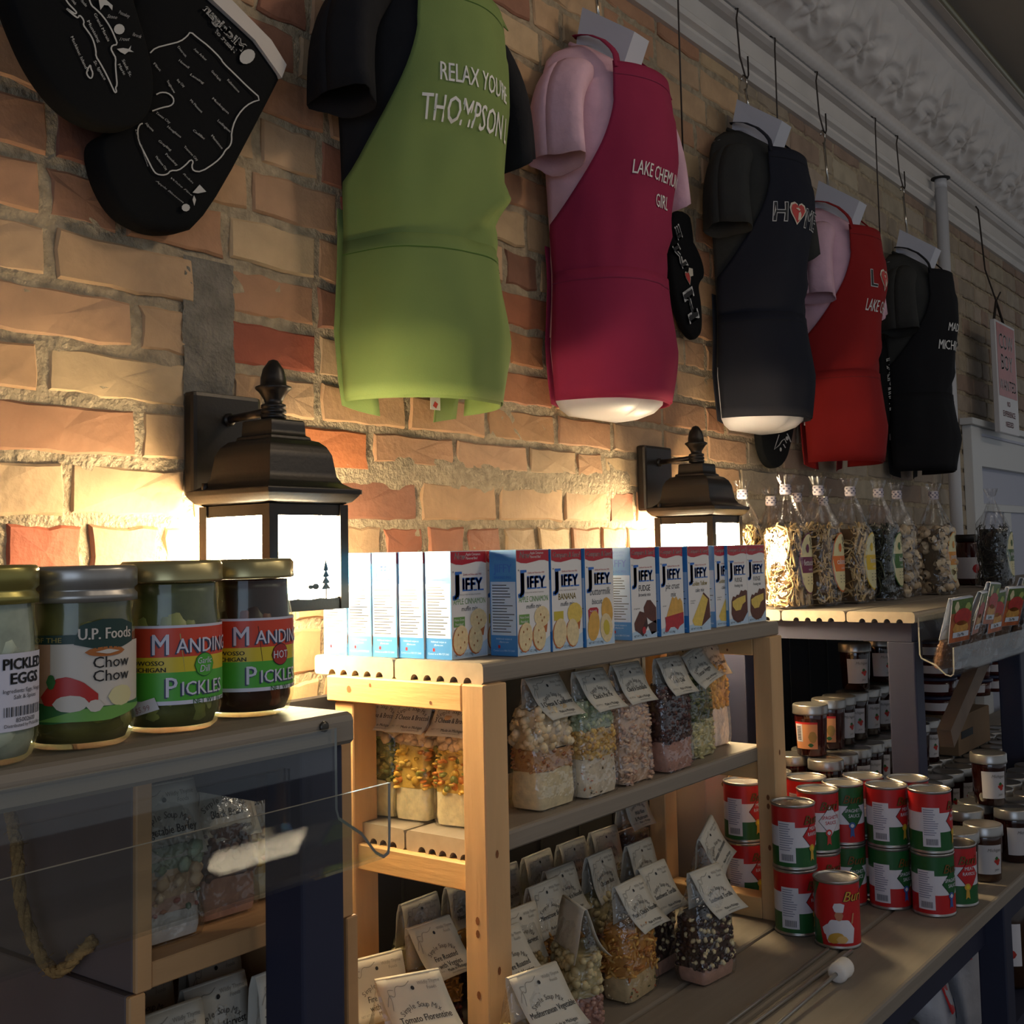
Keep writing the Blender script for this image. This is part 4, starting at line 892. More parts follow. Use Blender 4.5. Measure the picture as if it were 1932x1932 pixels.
m_cc = mat('relish_green', '857a3c', .4, var=.35, vs=70); m_cc2 = mat('relish_yellow', '9c8c4a', .4, var=.25, vs=70)
m_lor = mat('label_orange_red', 'd2452a', .4); m_lye = mat('label_yellow', 'd9bf2a', .4); m_lgr = mat('label_green', '4faa35', .4); m_lwh = mat('label_white', 'd6d4e2', .4); m_lgd = mat('label_green_dark', '1f5a24', .4)
def label_band(q, R, bands, a0, half, off=.0006):
    fn = cyl_map(R, 0, a0=a0, off=off)
    for z0, z1, m in bands: strip_poly(q, [(-half, z0), (half, z0), (half, z1), (-half, z1)], fn, m, .006)
    return fn
R4 = .0385; H4 = .1315
def mandingo(loc, label, badge, bm, brine, mats, a0):
    t = jar(loc, R4, H4, label, brine, m_lidg, 'lug', mats, 16, (.07, .1), True, neck=.955)
    q = MB(); half = R4*2.3; z0, z1 = .0225, .0825; h = z1-z0
    label_band(q, R4, [(z0, z0+.003, m_lwh), (z0+.003, z0+.0245, m_lgr), (z0+.0245, z0+.036, m_lye), (z0+.036, z1-.002, m_lor), (z1-.002, z1, m_lwh)], a0, half); q.build('label', t)
    q = MB(); f1 = cyl_map(R4, .004, a0=a0, off=.0010); f2 = cyl_map(R4, .004, a0=a0, off=.0014)
    dk = mat('label_shadow', '3a4460', .5)
    for s, u, v, sz in (('M', -.030, .0565, .0225), ('ANDINGO', -.0125, .0575, .0158)):
        q.text(s, f1, dk, sz, 'L', u-.0012, v-.0010, .012, .84); q.text(s, f2, m_lwh, sz, 'L', u, v, .008, .84)
    for s, u, v, sz in (('P', -.020, .0245, .0215), ('ICKLES', -.0085, .0255, .0148)):
        q.text(s, f1, dk, sz, 'L', u-.0012, v-.0010, .012, .87); q.text(s, f2, m_lwh, sz, 'L', u, v, .008, .87)
    q.text('OWOSSO', f1, m_black, .0048, 'C', -.034, .0485, .02, 1.2); q.text('MICHIGAN', f1, m_black, .0048, 'C', -.034, .0435, .02, 1.2); q.text('NET WT 16 oz (453g)', f1, m_lgd, .0055, 'L', .0, .0185, .01)
    strip_poly(q, ell(.010, .0475, .0092, .0092, 18), f1, m_lgd if bm is m_lgr else m_black, .002); strip_poly(q, ell(.010, .0475, .0086, .0086, 18), cyl_map(R4, .004, a0=a0, off=.0012), bm, .002)
    f3 = cyl_map(R4, .004, a0=a0, off=.0016)
    if badge == 'HOT': q.text('HOT', f3, m_lwh, .009, 'C', .010, .0445, .01, .8)
    else: q.text('Garlic', f3, m_lwh, .0068, 'C', .010, .0485, .005, .8, shear=.2); q.text('Dill', f3, m_lwh, .0075, 'C', .010, .0420, .005, .9, shear=.2)
    q.build('label_print', t); return t
def vdir(x, y): return math.atan2(CAMP.y-y, CAMP.x-x)             # bearing of the viewer
jx = [(.414, -.505), (.497, -.497), (.581, -.492), (.668, -.480)]
a3, a4 = vdir(*jx[2])+.42, vdir(*jx[3])+.50
t = mandingo((*jx[2], SZ+.0005), 'pickle jar with red, yellow and green label and garlic dill badge', 'DILL', m_lgr, '5e5a30', [m_gp, m_gp2, m_gp], a3)
q = MB(); f = cyl_map(R4, 0, a0=a3-.95, off=.0022); strip_poly(q, [(-.011, .013), (.012, .020), (.009, .029), (-.013, .022)], f, m_paper, .004); q.text('$5.99', cyl_map(R4, 0, a0=a3-.95, off=.0026), mat('price_ink', 'b08a8a', .6), .006, 'C', 0, .018, 0, .9, rot=.28); q.build('price_tag', t)
mandingo((*jx[3], SZ+.0005), 'dark red-brown hot pickle jar at the right end of the shelf', 'HOT', mat('label_red', 'a82a26', .4), '3c180c', [m_hp, m_hp2, m_hp2], a4)
def cylv(r, a0, off, k=.90):
    f = cyl_map(r, 0, a0=a0, off=off); return lambda u, v: f(u, v*k)
# chow chow
Rc, Hc = .0388, .1295; ac = vdir(*jx[1])+.0
t = jar((*jx[1], SZ+.0005), Rc, Hc, 'chow chow relish jar with cream label and red pepper picture', '665a2c', m_lids, 'screw', [m_cc, m_cc2], 40, (.018, .026), False, neck=.965)
q = MB(); m_cream = mat('label_cream', 'd2c8bc', .45); m_pk = mat('label_blush', 'c79a7c', .45); m_dg = mat('label_forest', '1c3a34', .45)
fn = cylv(Rc, ac, .0006)
strip_poly(q, [(-.095, .030), (.062, .030), (.062, .0835), (-.095, .0835)], fn, m_cream, .006); strip_poly(q, [(-.095, .030), (-.020, .030), (-.020, .0835), (-.095, .0835)], cylv(Rc, ac, .0008), m_pk, .006)
f1 = cylv(Rc, ac, .0010); f2 = cylv(Rc, ac, .0013); f3 = cylv(Rc, ac, .0017)
strip_poly(q, [(-.095, .0835), (.0, .0835), (.0, .0905), (-.095, .0905)], f1, m_dg, .006); q.text('BEST OF THE', f2, m_cc2, .0055, 'R', -.012, .0848, .01, 1.1)
strip_poly(q, [(-.095, .022), (-.02, .022), (.03, .027), (.062, .033), (.062, .036), (.02, .034), (-.02, .037), (-.06, .043), (-.095, .044)], f1, mat('label_leaf', '2f6a34', .45), .006); strip_poly(q, [(-.03, .024), (.02, .023), (.062, .032), (.03, .034), (0, .033)], f2, mat('label_leaf_light', '6fa54a', .45), .006)
strip_poly(q, [(-.004, .083), (.0, .098), (.015, .102), (.03, .1015), (.042, .097), (.042, .083), (.03, .079), (.010, .079)], f2, m_dg, .004); q.text('U.P. Foods', f3, m_cream, .0125, 'C', .019, .0865, .025, .85, maxw=.040)
strip_poly(q, ell(.018, .0765, .015, .0038, 14), f2, mat('label_amber', 'b0662a', .45), .003); strip_poly(q, [(.010, .0765), (.019, .0785), (.028, .0765), (.019, .0745)], f3, m_cream, .003)
q.text('Chow', f2, m_black, .0125, 'C', .023, .0640, .005, .95); q.text('Chow', f2, m_black, .0125, 'C', .023, .0535, .005, .95)
strip_poly(q, [(-.026, .037), (-.02, .036), (.0, .037), (.012, .037), (.012, .044), (.002, .054), (-.008, .0585), (-.016, .057), (-.022, .05), (-.027, .043)], f2, mat('label_pepper', 'b8261e', .4), .003); strip_poly(q, ell(-.006, .0375, .012, .0065, 12), f3, m_cream, .003); strip_poly(q, ell(.010, .035, .006, .005, 10), f3, m_cream, .003); strip_poly(q, ell(-.019, .0545, .0035, .006, 10), f3, MATS['label_leaf'], .002)
strip_poly(q, ell(.030, .041, .011, .008, 12), f2, mat('label_cauliflower', 'd8cf9c', .5), .003)
q.build('label', t)
# pickled eggs
Re, He = .0392, .1315; ae = vdir(*jx[0])+.30
t = jar((*jx[0], SZ+.0005), Re, He, 'jar of white pickled eggs cut by the left edge of the photo', 'aaa69c', mat('lid_brass', 'a59c5a', .3, metal=.7), 'screw', [m_egg], 22, (.03, .04), False, neck=.93)
q = MB(); m_lb = mat('label_sky', '2f7fc0', .45); fn = cylv(Re, ae, .0006)
strip_poly(q, [(-.05, .026), (.043, .026), (.043, .082), (-.05, .082)], fn, m_lwh, .006); f1 = cylv(Re, ae, .0010)
strip_poly(q, [(-.05, .055), (-.0, .055), (-.0, .078), (-.05, .078)], f1, m_lb, .006)
q.text('PICKLED', f1, m_black, .011, 'C', .0225, .0705, .03, 1, maxw=.036); q.text('EGGS', f1, m_black, .011, 'C', .0225, .0600, .03, 1); q.text('Ingredients: Eggs, Vinegar', f1, m_bdk, .0042, 'C', .0225, .0535, 0, 1, maxw=.036); q.text('Salt & Spices', f1, m_bdk, .0042, 'C', .0225, .0490, 0, 1)
for k in range(22):
    u = .005+k*.00165; w = (.0004, .0008, .0005, .001)[k % 4]; strip_poly(q, [(u, .0365), (u+w, .0365), (u+w, .0435), (u, .0435)], f1, m_bdk, .004)
q.text('85002600', f1, m_bdk, .0045, 'C', .0225, .0322, 0, 1); q.text('Distributed by Pickle Barn', f1, m_bdk, .0035, 'C', .0225, .0288, 0, 1, maxw=.034)
q.build('label', t)
# ============================================================ SOUP MIX BAGS
m_cello = film('cellophane', 'ffffff', .08, .45, .12, bump=1.0, bs=38)
m_tag = mat('tag_card', 'c9c3b4', .7, var=.03, vs=30); m_tagtext = mat('tag_ink', '35322e', .7); m_taglite = mat('tag_ink_light', '8d877c', .7); m_taggrey = mat('tag_ink_grey', '6f6a62', .7)
bm_ = bmesh.new(); bmesh.ops.create_icosphere(bm_, subdivisions=1, radius=1); ICO = ([v.co.copy() for v in bm_.verts], [tuple(v.index for v in f.verts) for f in bm_.faces]); bm_.free()
FOOD = {}
def food(c):
    if c not in FOOD: FOOD[c] = mat('food_'+c, c, .55, var=.15, vs=90)
    return FOOD[c]
def spow(x, p): return math.copysign(abs(x)**p, x)
class Bag:
    def __init__(s, w, d, h, seed): s.w, s.d, s.h, s.seed = w, d, h, seed
    def pt(s, a, z, k=1.0, n=0.0):
        f = max(0, min(1, z/s.h)); dd = s.d*(1-.10*f)*(1 if f < .62 else max(.12, 1-((f-.62)/.38)**1.3*.9)); ww = s.w*(1-.03*f) if f < .62 else s.w*(1-.03-.16*((f-.62)/.38))
        rnd = .24+.5*f; b = 1-.10*max(0, .08-f)/.08
        x = ww/2*spow(math.cos(a), rnd)*k*b; y = dd/2*spow(math.sin(a), rnd)*k*b
        j = noise.noise(Vector((math.cos(a)*2.2+s.seed, math.sin(a)*2.2, z*22)))*.0035*(.4+f)
        r = math.hypot(x, y) or 1e-6
        return Vector((x*(1+(j+n)/r), y*(1+(j+n)/r), z))
def soup_bag(loc, rotz, layers, title, label, w=.088, d=.046, h=.150, seed=1, tilt=(0, 0), tag_lean=.35, tag_skew=0, group='soup mix bags', fill=.66, tw=None, brand='Simple Soup Mix', bits=1.0, tagrot=0.0, tagw=None, L=.060):
    t = thing('soup_mix_bag', label, 'soup mix', loc, group=group, rot=(tilt[0], tilt[1], rotz)); B = Bag(w, d, h, seed*1.37); rd = random.Random(seed)
    hf = h*fill; q = MB(); n = 22
    zb = [(0.0015, layers[0][1])]
    z0 = .002; tot = sum(l[0] for l in layers)
    for frac, base, kind, cols in layers:
        z1 = z0+frac/tot*(hf-.002); m = food(base); k = 4
        rows = [[B.pt(2*PI*i/n, z0+(z1-z0)*j/k+(noise.noise(Vector((i*.8, seed, z0*50)))*.004 if 0 < j else 0), .93) for i in range(n)] for j in range(k+1)]
        vs = [p for r in rows for p in r]
        q.add(vs, [(j*n+i, j*n+(i+1) % n, (j+1)*n+(i+1) % n, (j+1)*n+i) for j in range(k) for i in range(n)], m, True)
        z0 = z1
    q.add([B.pt(2*PI*i/n, .002, .93) for i in range(n)], [tuple(range(n-1, -1, -1))], food(layers[0][1])); q.add([B.pt(2*PI*i/n, hf, .93) for i in range(n)], [tuple(range(n))], food(layers[-1][1]))
    q.build('contents', t)
    q = MB(); z0 = .002
    for frac, base, kind, cols in layers:
        z1 = z0+frac/tot*(hf-.002)
        size, cnt, sh = {'bean': (.0052, 900, (1, .8, .7)), 'pea': (.0042, 1200, (1, 1, 1)), 'flake': (.0062, 800, (1, .9, .3)), 'bit': (.0034, 700, (1, .8, .6)), 'speck': (.0022, 260, (1, 1, .4)), 'noodle': (.0048, 800, (2.1, .5, .5)), 'chunk': (.0075, 620, (1, .85, .75)), 'powder': (0, 0, (1, 1, 1))}[kind]
        per = 2*(w+d)*.9; num = int(per*(z1-z0)*cnt*18*bits)
        for _ in range(num):
            # spread along the flattened outline, not by angle
            u = rd.uniform(0, 2*(w+d)); a = 0
            if u < w: x, y = u-w/2, -d/2
            elif u < w+d: x, y = w/2, u-w-d/2
            elif u < 2*w+d: x, y = u-w-d-w/2, d/2
            else: x, y = -w/2, u-2*w-d-d/2
            a = math.atan2(spow(y/(d/2), 1/.5), spow(x/(w/2), 1/.5)); z = rd.uniform(z0, z1)
            p = B.pt(a, z, .955); s = size*rd.uniform(.7, 1.25)
            R = Matrix.Rotation(rd.uniform(0, PI), 3, 'X') @ Matrix.Rotation(rd.uniform(0, PI), 3, 'Z')
            q.add([p+R @ Vector((v.x*s*sh[0], v.y*s*sh[1], v.z*s*sh[2])) for v in ICO[0]], ICO[1], food(rd.choice(cols)), True)
        z0 = z1
    if q.v: q.build('dry_ingredients', t, kind='stuff')
    q = MB(); rows = 16
    q.grid(lambda u, v: B.pt(2*PI*u, .0008+(h-.0008)*v, 1.01, .002), 36, rows, m_cello); q.add([B.pt(2*PI*i/36, .0008, 1.01, .002) for i in range(36)], [tuple(range(35, -1, -1))], m_cello); q.build('cellophane', t)
    # folded card over the top
    tw = tagw or w*.86; zt = h+.008
    cr, sr = math.cos(tagrot), math.sin(tagrot)
    def flap(u, v, front, off=0.0):
        s = -1 if front else 1; vv = v*L; yb = -.0025-.004*min(1, v*5) ; lean = tag_lean if front else tag_lean*.45
        y = -(abs(yb)+lean*L*(v**1.7)*.75+off); z = zt-vv*math.sqrt(max(.2, 1-(lean*v)**2*.6)); x = u*tw+tag_skew*vv
        if front and v > .7: y -= .004*(abs(u)*2)**2*(v-.7)/.3
        x, z2 = x*cr-(z-zt)*sr, x*sr+(z-zt)*cr
        return Vector((x, y if front else -y, zt+z2))
    q = MB(); q.sheet(lambda u, v: flap(u-.5, 1-v, True), 6, 8, m_tag, .0006); q.sheet(lambda u, v: flap(.5-u, 1-v, False), 4, 6, m_tag, .0006)
    q.sheet(lambda u, v: Vector(((u-.5)*tw*cr, -.0027*math.cos(v*PI), zt+.0012*math.sin(v*PI)+(u-.5)*tw*sr)), 2, 4, m_tag, .0006); tg = q.build('hang_card', t)
    q = MB(); fn = lambda a, b_: flap(a/tw, 1-b_/L, True, .0009)
    q.text('Wildly Thyme', fn, m_taglite, .0052, 'R', tw*.44, L-.010, 0, .9); q.text('Foods', fn, m_taglite, .0052, 'R', tw*.36, L-.0155, 0, .9)
    # arched brand line
    ws = brand; nn = len(ws)
    for i, ch in enumerate(ws):
        if ch == ' ': continue
        a = (i-(nn-1)/2)/nn*1.5; r = .027; q.text(ch, fn, m_taggrey, .0082, 'C', r*math.sin(a)*1.15, L*.50-.018+r*math.cos(a)-.006, .005, .9, rot=-a)
    for k, s in enumerate(title.split('|')): q.text(s, fn, m_tagtext, .0098, 'C', .002, L*.335-.0098*k, .012, .8, maxw=tw*.9)
    q.text('Made in Michigan', fn, m_tagtext, .0058, 'C', tw*.12, .0078, .008, .85); q.text('www.wildlythyme.com', fn, m_taglite, .0036, 'C', tw*.12, .0038, 0, .85); q.text('NET WT 8 oz', fn, m_taglite, .0036, 'L', -tw*.42, .0095, 0, .85)
    ribbon(q, smooth_line([(-tw*.46, L*.62), (-tw*.38, L*.80), (-tw*.30, L*.72), (-tw*.26, L*.90), (-tw*.12, L*.86), (-tw*.02, L*.93)], 2), fn, .0007, m_taglite); ribbon(q, smooth_line([(-tw*.40, L*.55), (-tw*.36, L*.70), (-tw*.40, L*.86), (-tw*.30, L*.84)], 2), fn, .0007, m_taglite)
    q.poly(ell(.0, L-.012, .0021, .0021, 10), fn, m_black); q.build('card_print', tg)
    return t
def corner(px, py, z, w, d):
    p = at(px, py, z=z); return (p.x+w/2, p.y+d/2, z+.0006)
CHE = [(38, 'e0cfa6', 'powder', []), (22, 'b98a58', 'bit', ['c08a55', 'd2a878', 'a8683c']), (40, 'cdb48c', 'chunk', ['d8c49c', 'ccb084', 'e0cfae'])]
POT = [(40, 'dccdb2', 'speck', ['c27040', '5a4a30', 'e4d8c4']), (30, 'c8a45c', 'pea', ['d8b468', 'c89a4c', 'cfa860']), (30, '8f9a78', 'pea', ['a5b090', 'b8ba98', '93a37c'])]
ENC = [(100, 'cfae90', 'flake', ['d8ba9e', 'c9a385', 'd4b294', 'bd937a'])]
CHI = [(35, 'b88a78', 'speck', ['c49a88', 'a8766a']), (65, '3c2420', 'bean', ['4a2a26', '352020', '5a3630'])]
TUS = [(45, 'c6bc86', 'flake', ['d4cb9a', 'b8ae78']), (55, '4c5230', 'flake', ['3f4a28', '5d6838', '7a7a4a'])]
CRN = [(48, 'dcd8d8', 'powder', []), (52, 'c0954e', 'bean', ['cca45a', 'b88c46', 'd4b068', 'c49a56'])]
MOM = [(35, 'cbb284', 'speck', ['5a5a30', 'b85c30', 'd8c49c']), (65, 'c2883e', 'noodle', ['cf9a4a', 'b87c36', 'd4a456', 'a8682c'])]
SWT = [(22, 'b8907e', 'powder', []), (78, '32201e', 'bean', ['3a2624', '2a1a1a', 'cdbb90', 'd8c89c', '4a2e2a', '3a2220'])]
FIR = [(45, 'a87a6a', 'pea', ['b08478', 'c09482', '9a6a5a']), (55, 'b8aa7c', 'chunk', ['d2c294', 'c4b488', 'cabb8c'])]
MIN = [(55, '4a241c', 'bean', ['5a2c22', '7a3428', '3a1c18']), (45, 'a0702e', 'noodle', ['b07e38', '96662a'])]
HAR = [(50, '6a6a42', 'pea', ['7a7a4c', '8f8a58', '5c5e38', 'b0a070']), (50, 'a89468', 'pea', ['b8a478', 'a08858'])]
FLO = [(100, 'b08c44', 'noodle', ['c09a50', 'a88440', 'cbaa66', '6a5a2c'])]
VEG = [(30, 'ddd2a8', 'powder', []), (40, 'c9a94e', 'flake', ['e0c060', 'd0a83e', '8a8a3c', 'c87c2c']), (30, 'd0b48c', 'chunk', ['d8bc94', 'caa67c'])]
GRN = [(35, 'ded29c', 'powder', []), (40, '6a7038', 'flake', ['77803c', '5a6430', '8f8c4c']), (25, 'c9b18a', 'chunk', ['d0b892', 'bfa47c'])]
WHT = [(30, 'd5cfc6', 'powder', []), (15, 'c49a84', 'bit', ['b05040', 'c88a6a', '4a6a4a', 'd8b48c']), (30, 'd2b28c', 'chunk', ['d8bc98', 'cfae88']), (25, '9aa88c', 'chunk', ['a8b498', '8c9c80'])]
BRN = [(45, 'a87c68', 'powder', []), (55, '5a3c34', 'bean', ['6a463c', '4a302a'])]
G1, G2, G3 = 'soup mix bags on the middle shelf', 'soup mix bags on the table under the rack', 'soup mix bags in the pine crates'
for k, (px, py, lay, ti, la, kw) in enumerate((
    (1020, 1537, CHE, '3 Cheese & Cauliflower', 'soup bag of pale cauliflower pieces over cream powder, leftmost on the middle shelf', dict(w=.094, d=.058, tag_lean=.55, tag_skew=.3)),
    (1108, 1512, POT, "Chick'n Pot Pie", 'soup bag of peas and yellow corn marked pot pie', dict(tag_lean=.5, tag_skew=.3)),
    (1180, 1487, ENC, "Chick'n Enchilada", 'soup bag of pinkish tan flakes marked enchilada', dict(tag_lean=.4, tag_skew=.2)),
    (1265, 1463, CHI, '3 in 1 Chili', 'soup bag of dark red beans on the middle shelf', dict(tag_lean=.4, tag_skew=.25)),
    (1310, 1436, TUS, 'Tuscan Veggie', 'soup bag of green leaf flakes tucked behind the chili bag', dict(tag_lean=.6, tagrot=.25, w=.08)),
    (1340, 1416, CRN, 'Potato Corn Chowder', 'soup bag of yellow corn over white powder near the right post', dict(tag_lean=.25, tag_skew=.25, h=.172)))):
    w, d = kw.get('w', .088), kw.get('d', .046); p = corner(px, py, 1.2, w, d)
    soup_bag((p[0], max(p[1], -.365+d/2+.004), 1.2006), .0, lay, ti, la, seed=20+k, group=G1, **{**dict(h=.166, fill=.80), **kw})
soup_bag((1.862, -.235, 1.2006), 0, POT, 'Cheddar Broccoli', 'soup bag of mixed peas beside the back right post', seed=29, group=G1, w=.07, h=.166, fill=.8)
for k, (y, lay, la) in enumerate(((-.172, GRN, 'soup bag of green flakes at the back of the lit end of the shelf'), (-.226, VEG, 'soup bag of golden vegetable pieces in the middle of the lit shelf end'), (-.292, VEG, 'soup bag with dried mushroom bits at the front of the lit shelf end'))):
    soup_bag((1.170+.003*k, y, 1.2006), -PI/2+.12, lay, '3 Cheese & Broccoli', la, w=.056, d=.05, seed=40+k, group=G1, tag_lean=.62, tagw=.058, h=.160, fill=.86)
TB = [  # x, y, rot, layers, title, label, options
 (1.600, -.411, -.10, SWT, 'Southwest Tortilla', 'dark bean soup bag at the front right, marked southwest tortilla', dict(tag_lean=.5, tag_skew=.35, w=.092, d=.055)),
 (1.574, -.335, -.02, SWT, 'Southwest Tortilla', 'dark bean soup bag just behind the front right one', dict(tag_lean=.5, tag_skew=.2, bits=.5)),
 (1.478, -.352, .02, MOM, "Mom's Chick'n Noodle", "soup bag of orange noodles marked chick'n noodle, at the front", dict(tag_lean=.48, tag_skew=.35, d=.052)),
 (1.352, -.345, 1.0, FIR, 'Fire Roasted|with Veggies', 'soup bag with its card turned sideways, pale chunks over pink beans', dict(tag_lean=.5)),
 (1.752, -.335, .18, FLO, 'Tomato Florentine', 'soup bag of curved pasta with a steeply tilted card beside the right post', dict(tag_lean=.48, tagrot=.35, h=.17)),
 (1.393, -.262, 0, MIN, 'Minestrone Soup', 'minestrone soup bag with an upright card behind the front row', dict(tag_lean=.3, brand='Simple Soups', h=.155)),
 (1.290, -.292, -.05, HAR, 'Autumn Harvest|Rice', 'soup bag of mixed green peas right behind the front pine post', dict(tag_lean=.25, h=.15)),
 (1.112, -.447, -.2, HAR, 'Mediterranean Vegetable', 'soup bag at the bottom edge in front of the pine post', dict(tag_lean=.48, tag_skew=.3)),
 (1.173, -.235, -.1, MIN, 'Fire Roasted|with Veggies', 'soup bag of yellow noodles with a curled card, left one under the rail', dict(tag_lean=.55, tag_skew=.25, h=.152)),
 (1.205, -.330, -.05, FIR, 'Fire Roasted|with Veggies', 'soup bag of pale chunks with a curled card, touching the front post', dict(tag_lean=.55, tag_skew=.25, w=.08)),
 (1.000, -.355, -.5, FLO, 'Tomato Florentine', 'soup bag at the bottom edge beside the navy leg, card tilted', dict(tag_lean=.6, tag_skew=.3, h=.16)),
 (1.045, -.260, -.3, HAR, 'Fire Roasted|with Veggies', 'soup bag left of the rack with a pale tilted card', dict(tag_lean=.5, bits=.4)),
 (1.250, -.150, 0, FIR, 'Fire Roasted|with Veggies', 'shaded soup bag at the back left under the rack', dict(tag_lean=.2, bits=.3)),
 (1.345, -.150, .03, MIN, 'Minestrone Soup', 'shaded soup bag second from the left in the back row', dict(tag_lean=.2, bits=.3)),
 (1.440, -.150, .0, HAR, 'Autumn Harvest|Rice', 'shaded soup bag third from the left in the back row', dict(tag_lean=.2, bits=.3)),
 (1.535, -.148, .04, FIR, 'Lentil & Barley', 'shaded soup bag fourth from the left in the back row', dict(tag_lean=.2, bits=.3)),
 (1.630, -.150, .0, MOM, "Mom's Chick'n Noodle", 'shaded soup bag fifth from the left in the back row', dict(tag_lean=.25, bits=.3)),
 (1.728, -.150, -.05, HAR, 'Split Pea', 'shaded soup bag sixth from the left in the back row', dict(tag_lean=.3, bits=.3)),
 (1.825, -.150, 0, BRN, 'Wild Rice|& Mushroom', 'soup bag standing taller at the right end of the back row', dict(tag_lean=.35, h=.205, bits=.4)),
 (1.490, -.222, .0, MOM, "Mom's Chick'n Noodle", 'shaded noodle soup bag behind the front noodle bag', dict(tag_lean=.45, bits=.4)),
 (1.590, -.230, .05, FIR, 'Chicken Rice', 'shaded soup bag behind the second dark bean bag', dict(tag_lean=.3, bits=.4)),
 (1.682, -.248, 0, SWT, 'Southwest Tortilla', 'dark bean soup bag behind the tilted card near the right', dict(tag_lean=.4, bits=.4))]
for k, (x, y, r, lay, ti, la, kw) in enumerate(TB): soup_bag((x, y, TZ+.0006), r, lay, ti, la, seed=60+k, group=G2, L=.070, **kw)
# ============================================================ CRATES, ACRYLIC BINS
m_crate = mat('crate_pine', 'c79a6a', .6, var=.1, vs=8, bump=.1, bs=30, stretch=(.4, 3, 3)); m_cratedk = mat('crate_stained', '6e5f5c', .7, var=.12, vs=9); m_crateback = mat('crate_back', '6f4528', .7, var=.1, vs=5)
m_rope = mat('sisal_rope', 'b08a54', .95, var=.25, vs=120, bump=.6, bs=250)
def rope(t, pts, r=.0055, o=None):
    q = MB(); P = smooth_line([tuple(p) for p in []], 0) if False else pts
    V = [Vector(p) for p in pts]; S_ = []
    n = 36
    for i in range(n+1):
        k = i/n*(len(V)-1); a = min(int(k), len(V)-2); f = k-a
        p0, p1, p2, p3 = V[max(a-1, 0)], V[a], V[a+1], V[min(a+2, len(V)-1)]
        S_.append(.5*((2*p1)+(p2-p0)*f+(2*p0-5*p1+4*p2-p3)*f*f+(3*p1-p0-3*p2+p3)*f**3))
    for ph in (0, 2*PI/3, 4*PI/3):
        L = []
        for i, p in enumerate(S_):
            d = (S_[min(i+1, n)]-S_[max(i-1, 0)]).normalized(); a = d.orthogonal().normalized(); b_ = d.cross(a); an = ph+i*.9
            L.append(p+a*(r*.5*math.cos(an))+b_*(r*.5*math.sin(an)))
        q.tube(L, r*.58, m_rope, 6)
    rd = random.Random(5)
    for _ in range(60):
        p = rd.choice(S_); d = Vector((rd.uniform(-1, 1), rd.uniform(-1, 1), rd.uniform(-1, 1))).normalized(); q.tube([p, p+d*rd.uniform(.006, .011)], .00035, m_rope, 3)
    return q.build('rope_handle', t, o=o)
CX0, CX1, CY0, CY1 = .563, .800, -.470, -.262
def crate(z0, z1, label, left=True, dx=0.0, th=.015):
    t = thing('wooden_crate', label, 'crate', ((CX0+CX1)/2, CY0, z0)); O = ((CX0+CX1)/2, CY0, z0); x0, x1 = CX0-dx, CX1+dx
    for x in (x0, x1-th):
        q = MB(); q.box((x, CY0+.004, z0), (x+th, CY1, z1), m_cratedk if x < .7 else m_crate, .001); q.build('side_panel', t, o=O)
        q = MB(); q.box((x, CY0-.002, z0), (x+th, CY0+.0038, z1), m_crate, .0012); q.build('front_edge', t, o=O)
    q = MB(); q.box((x0+th, CY1-.008, z0), (x1-th, CY1, z1-.002), m_crateback); q.build('back_panel', t, o=O)
    q = MB(); q.box((x0+th, CY0, z0), (x1-th, CY1-.008, z0+.02), m_crate, .0012); q.build('bottom', t, o=O)
    return t, O
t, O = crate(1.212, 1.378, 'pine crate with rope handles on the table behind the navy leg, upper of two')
rope(t, [(CX0-.001, -.305, 1.345), (CX0-.012, -.31, 1.340), (CX0-.020, -.335, 1.31), (CX0-.022, -.345, 1.27), (CX0-.018, -.36, 1.235), (CX0-.016, -.385, 1.218), (CX0-.014, -.41, 1.232), (CX0-.001, -.418, 1.245)], o=O)
rope(t, [(CX1+.001, -.30, 1.345), (CX1+.012, -.305, 1.342), (CX1+.022, -.33, 1.318), (CX1+.026, -.36, 1.285), (CX1+.020, -.405, 1.250), (CX1+.010, -.43, 1.235), (CX1+.001, -.434, 1.232)], o=O)
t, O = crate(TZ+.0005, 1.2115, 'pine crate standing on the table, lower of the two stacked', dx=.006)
q = MB(); q.box((CX1+.0062, -.40, 1.06), (CX1+.008, -.33, 1.17), mat('crate_sticker', '9a9ab0', .5)); q.build('paper_sticker', t, o=O)
for k, (px, py, lay, ti, la, kw) in enumerate(((300, 1815, WHT, 'Vegetable Barley', 'soup bag of pale chunks over white powder in the upper crate', dict(w=.062, d=.045)), (418, 1783, BRN, 'Black Bean', 'soup bag of brown beans over pink powder in the middle of the crate', dict(w=.064, d=.045)), (505, 1750, VEG, 'Corn Chowder', 'soup bag of yellow bits at the right of the upper crate', dict(w=.058, d=.042)))):
    x = (.618, .688, .752)[k]; soup_bag((x, -.425+.012*k, 1.2326), -.05, lay, ti, la, seed=90+k, group=G3, h=.118, tag_lean=.28, fill=.66, tagw=.066, bits=.6, **kw)
soup_bag((.655, -.335, 1.2326), 0, HAR, 'Split Pea', 'soup bag standing behind in the upper crate, only its card showing', seed=96, group=G3, h=.122, w=.07, tag_lean=.15, bits=.3)
